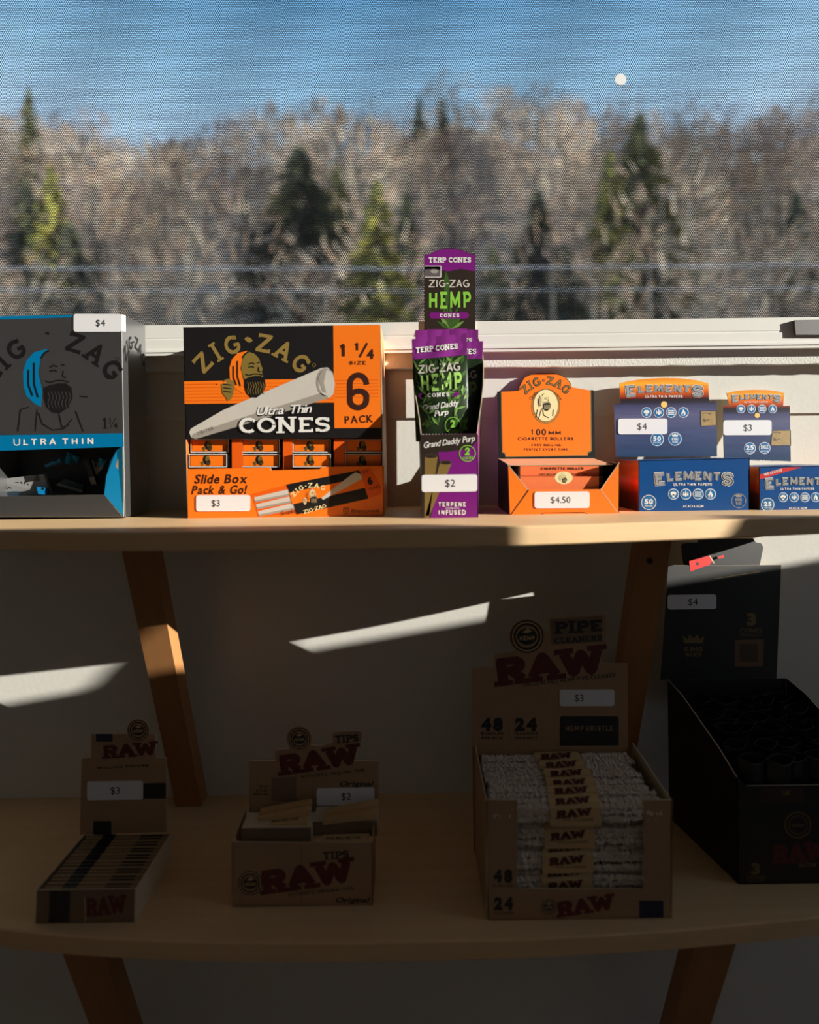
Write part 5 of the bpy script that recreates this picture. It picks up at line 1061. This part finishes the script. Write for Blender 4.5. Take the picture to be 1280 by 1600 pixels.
for x, s_ in ((xL, 1), (xR, -1)):
    x2 = x-.022; m = MB(); m.slab([(x, D10, zf+.008), (x, D10, z0_), (x2, DR10, z0_), (x2, DR10, zr), (x-.017, D10+.085, zr-.008), (x-.005, D10+.025, zf+.026)], (.001*s_, 0, 0), BLACKL, CUT, BLACKL); m.build('side_panel', bb)
m = MB(); m.slab([(xL, D10, z0_), (xR, D10, z0_), (xR-.022, DR10, z0_), (xL-.022, DR10, z0_)], (0, 0, .0008), BLACKL); m.build('bottom_panel', bb)
m = MB(); m.box(xL-.02, xR-.024, DR10-.001, DR10, z0_, zr, BLACKL); m.build('back_panel', bb)
m = MB(); text(m, f10, '3', 1181, 1357, 17, GOLDD, w=14, wt=.06, layer=2); text(m, f10, 'CONES', 1181, 1371, 5, GOLDD, w=28, wt=.02, layer=2); text(m, f10, 'PER POUCH', 1181, 1376.5, 3, GOLDD, w=28, layer=2); text(m, f10, 'SLOW BURNING', 1288, 1350, 7, GOLDD, w=80, layer=2, ang=3)
ring(m, f10, 1247, 1289, 21, 2, GOLDD, 2); ring(m, f10, 1247, 1289, 15, 1.2, GOLDD, 2); text(m, f10, 'HEMP', 1247, 1290, 6, GOLDD, w=20, wt=.03, layer=2); text(m, f10, 'RAW', 1250, 1332, 32, MAROON, w=84, font='s', wt=.3, layer=1, ang=4)
shape(m, f10, [(1188, 1231), (1256, 1231), (1256, 1254), (1188, 1254)], mat('dim_brown_label', (58, 44, 32), .6), 1); line(m, f10, [(1273, 1232), (1272, 1376)], 1, DKINK, 1); m.build('lettering', fb)
rp = random.Random(4); PP = None
RIM = mat('pouch_rim_silver', (70, 70, 72), .35, metal=.3)
for j in range(5):
    for i in range(5):
        x = xL+.012-.0035*j+(xR-xL-.024)*(i+.5)/5+rp.uniform(-.002, .002); y = D10+.013+j*.0198+rp.uniform(-.002, .002); zt_ = zf+.024+j*.0070+rp.uniform(-.003, .003)
        if PP is None:
            r = thing('black_pouch', 'glossy black pouch with a curved open top inside the black display', 'pouch', (x, y, z0_+.001), 'black pouches in the black display')
            m = MB(); N = 10; M = 6; w_ = .0158
            H = zt_-z0_-.001; vs = []; fs = []
            for s_ in (-1, 1):
                for jj in range(M+1):
                    for ii in range(N+1):
                        u = ii/N; v = jj/M; b_2 = .0088*sin(pi*u)*(1-.25*v); vs.append((x+(u*2-1)*w_, y+s_*b_2, z0_+.001+H*v-(.004*sin(pi*u)*v*v if s_ < 0 else -.001*sin(pi*u)*v)))
            K = (N+1)*(M+1)
            for s_ in (0, 1):
                for jj in range(M):
                    for ii in range(N): a = s_*K+jj*(N+1)+ii; fs.append((a, a+1, a+N+2, a+N+1))
            m.mesh(vs, fs, DARKP); a = m.build('body', r)
            rim = [vs[M*(N+1)+ii] for ii in range(N+1)]; rim2 = [vs[K+M*(N+1)+ii] for ii in range(N+1)]; m = MB(); m.tube(rim, .00035, RIM, 4); m.tube(rim2, .00025, RIM, 4); b = m.build('rim', r)
            m = MB(); fr_ = lambda px, py, l=0: Vector((x+(px)*.00035, y-.0100*sin(pi*(.5+px*.00035/.0135/2))-.0006, zt_-.03-(py)*.00035)); text(m, fr_, 'RAW', 0, 0, 16, GOLDD, w=50, font='s', wt=.3); c = m.build('lettering', r); PP = (r, [a, b, c], Vector((x, y, zt_)))
        else:
            d = dup(PP[0], PP[1], (x-PP[2].x, y-PP[2].y, 0)); d.scale = (1, 1, 1+(zt_-PP[2].z)/(PP[2].z-z0_)); d.rotation_euler = (rp.uniform(-.03, .03), rp.uniform(-.05, .05), rp.uniform(-.4, .3))
# helper coordinates are no longer needed
for o in C.objects:
    if 'org' in o: del o['org']
print('objects', len(C.objects), 'tris', sum(len(me.polygons) for me in bpy.data.meshes))
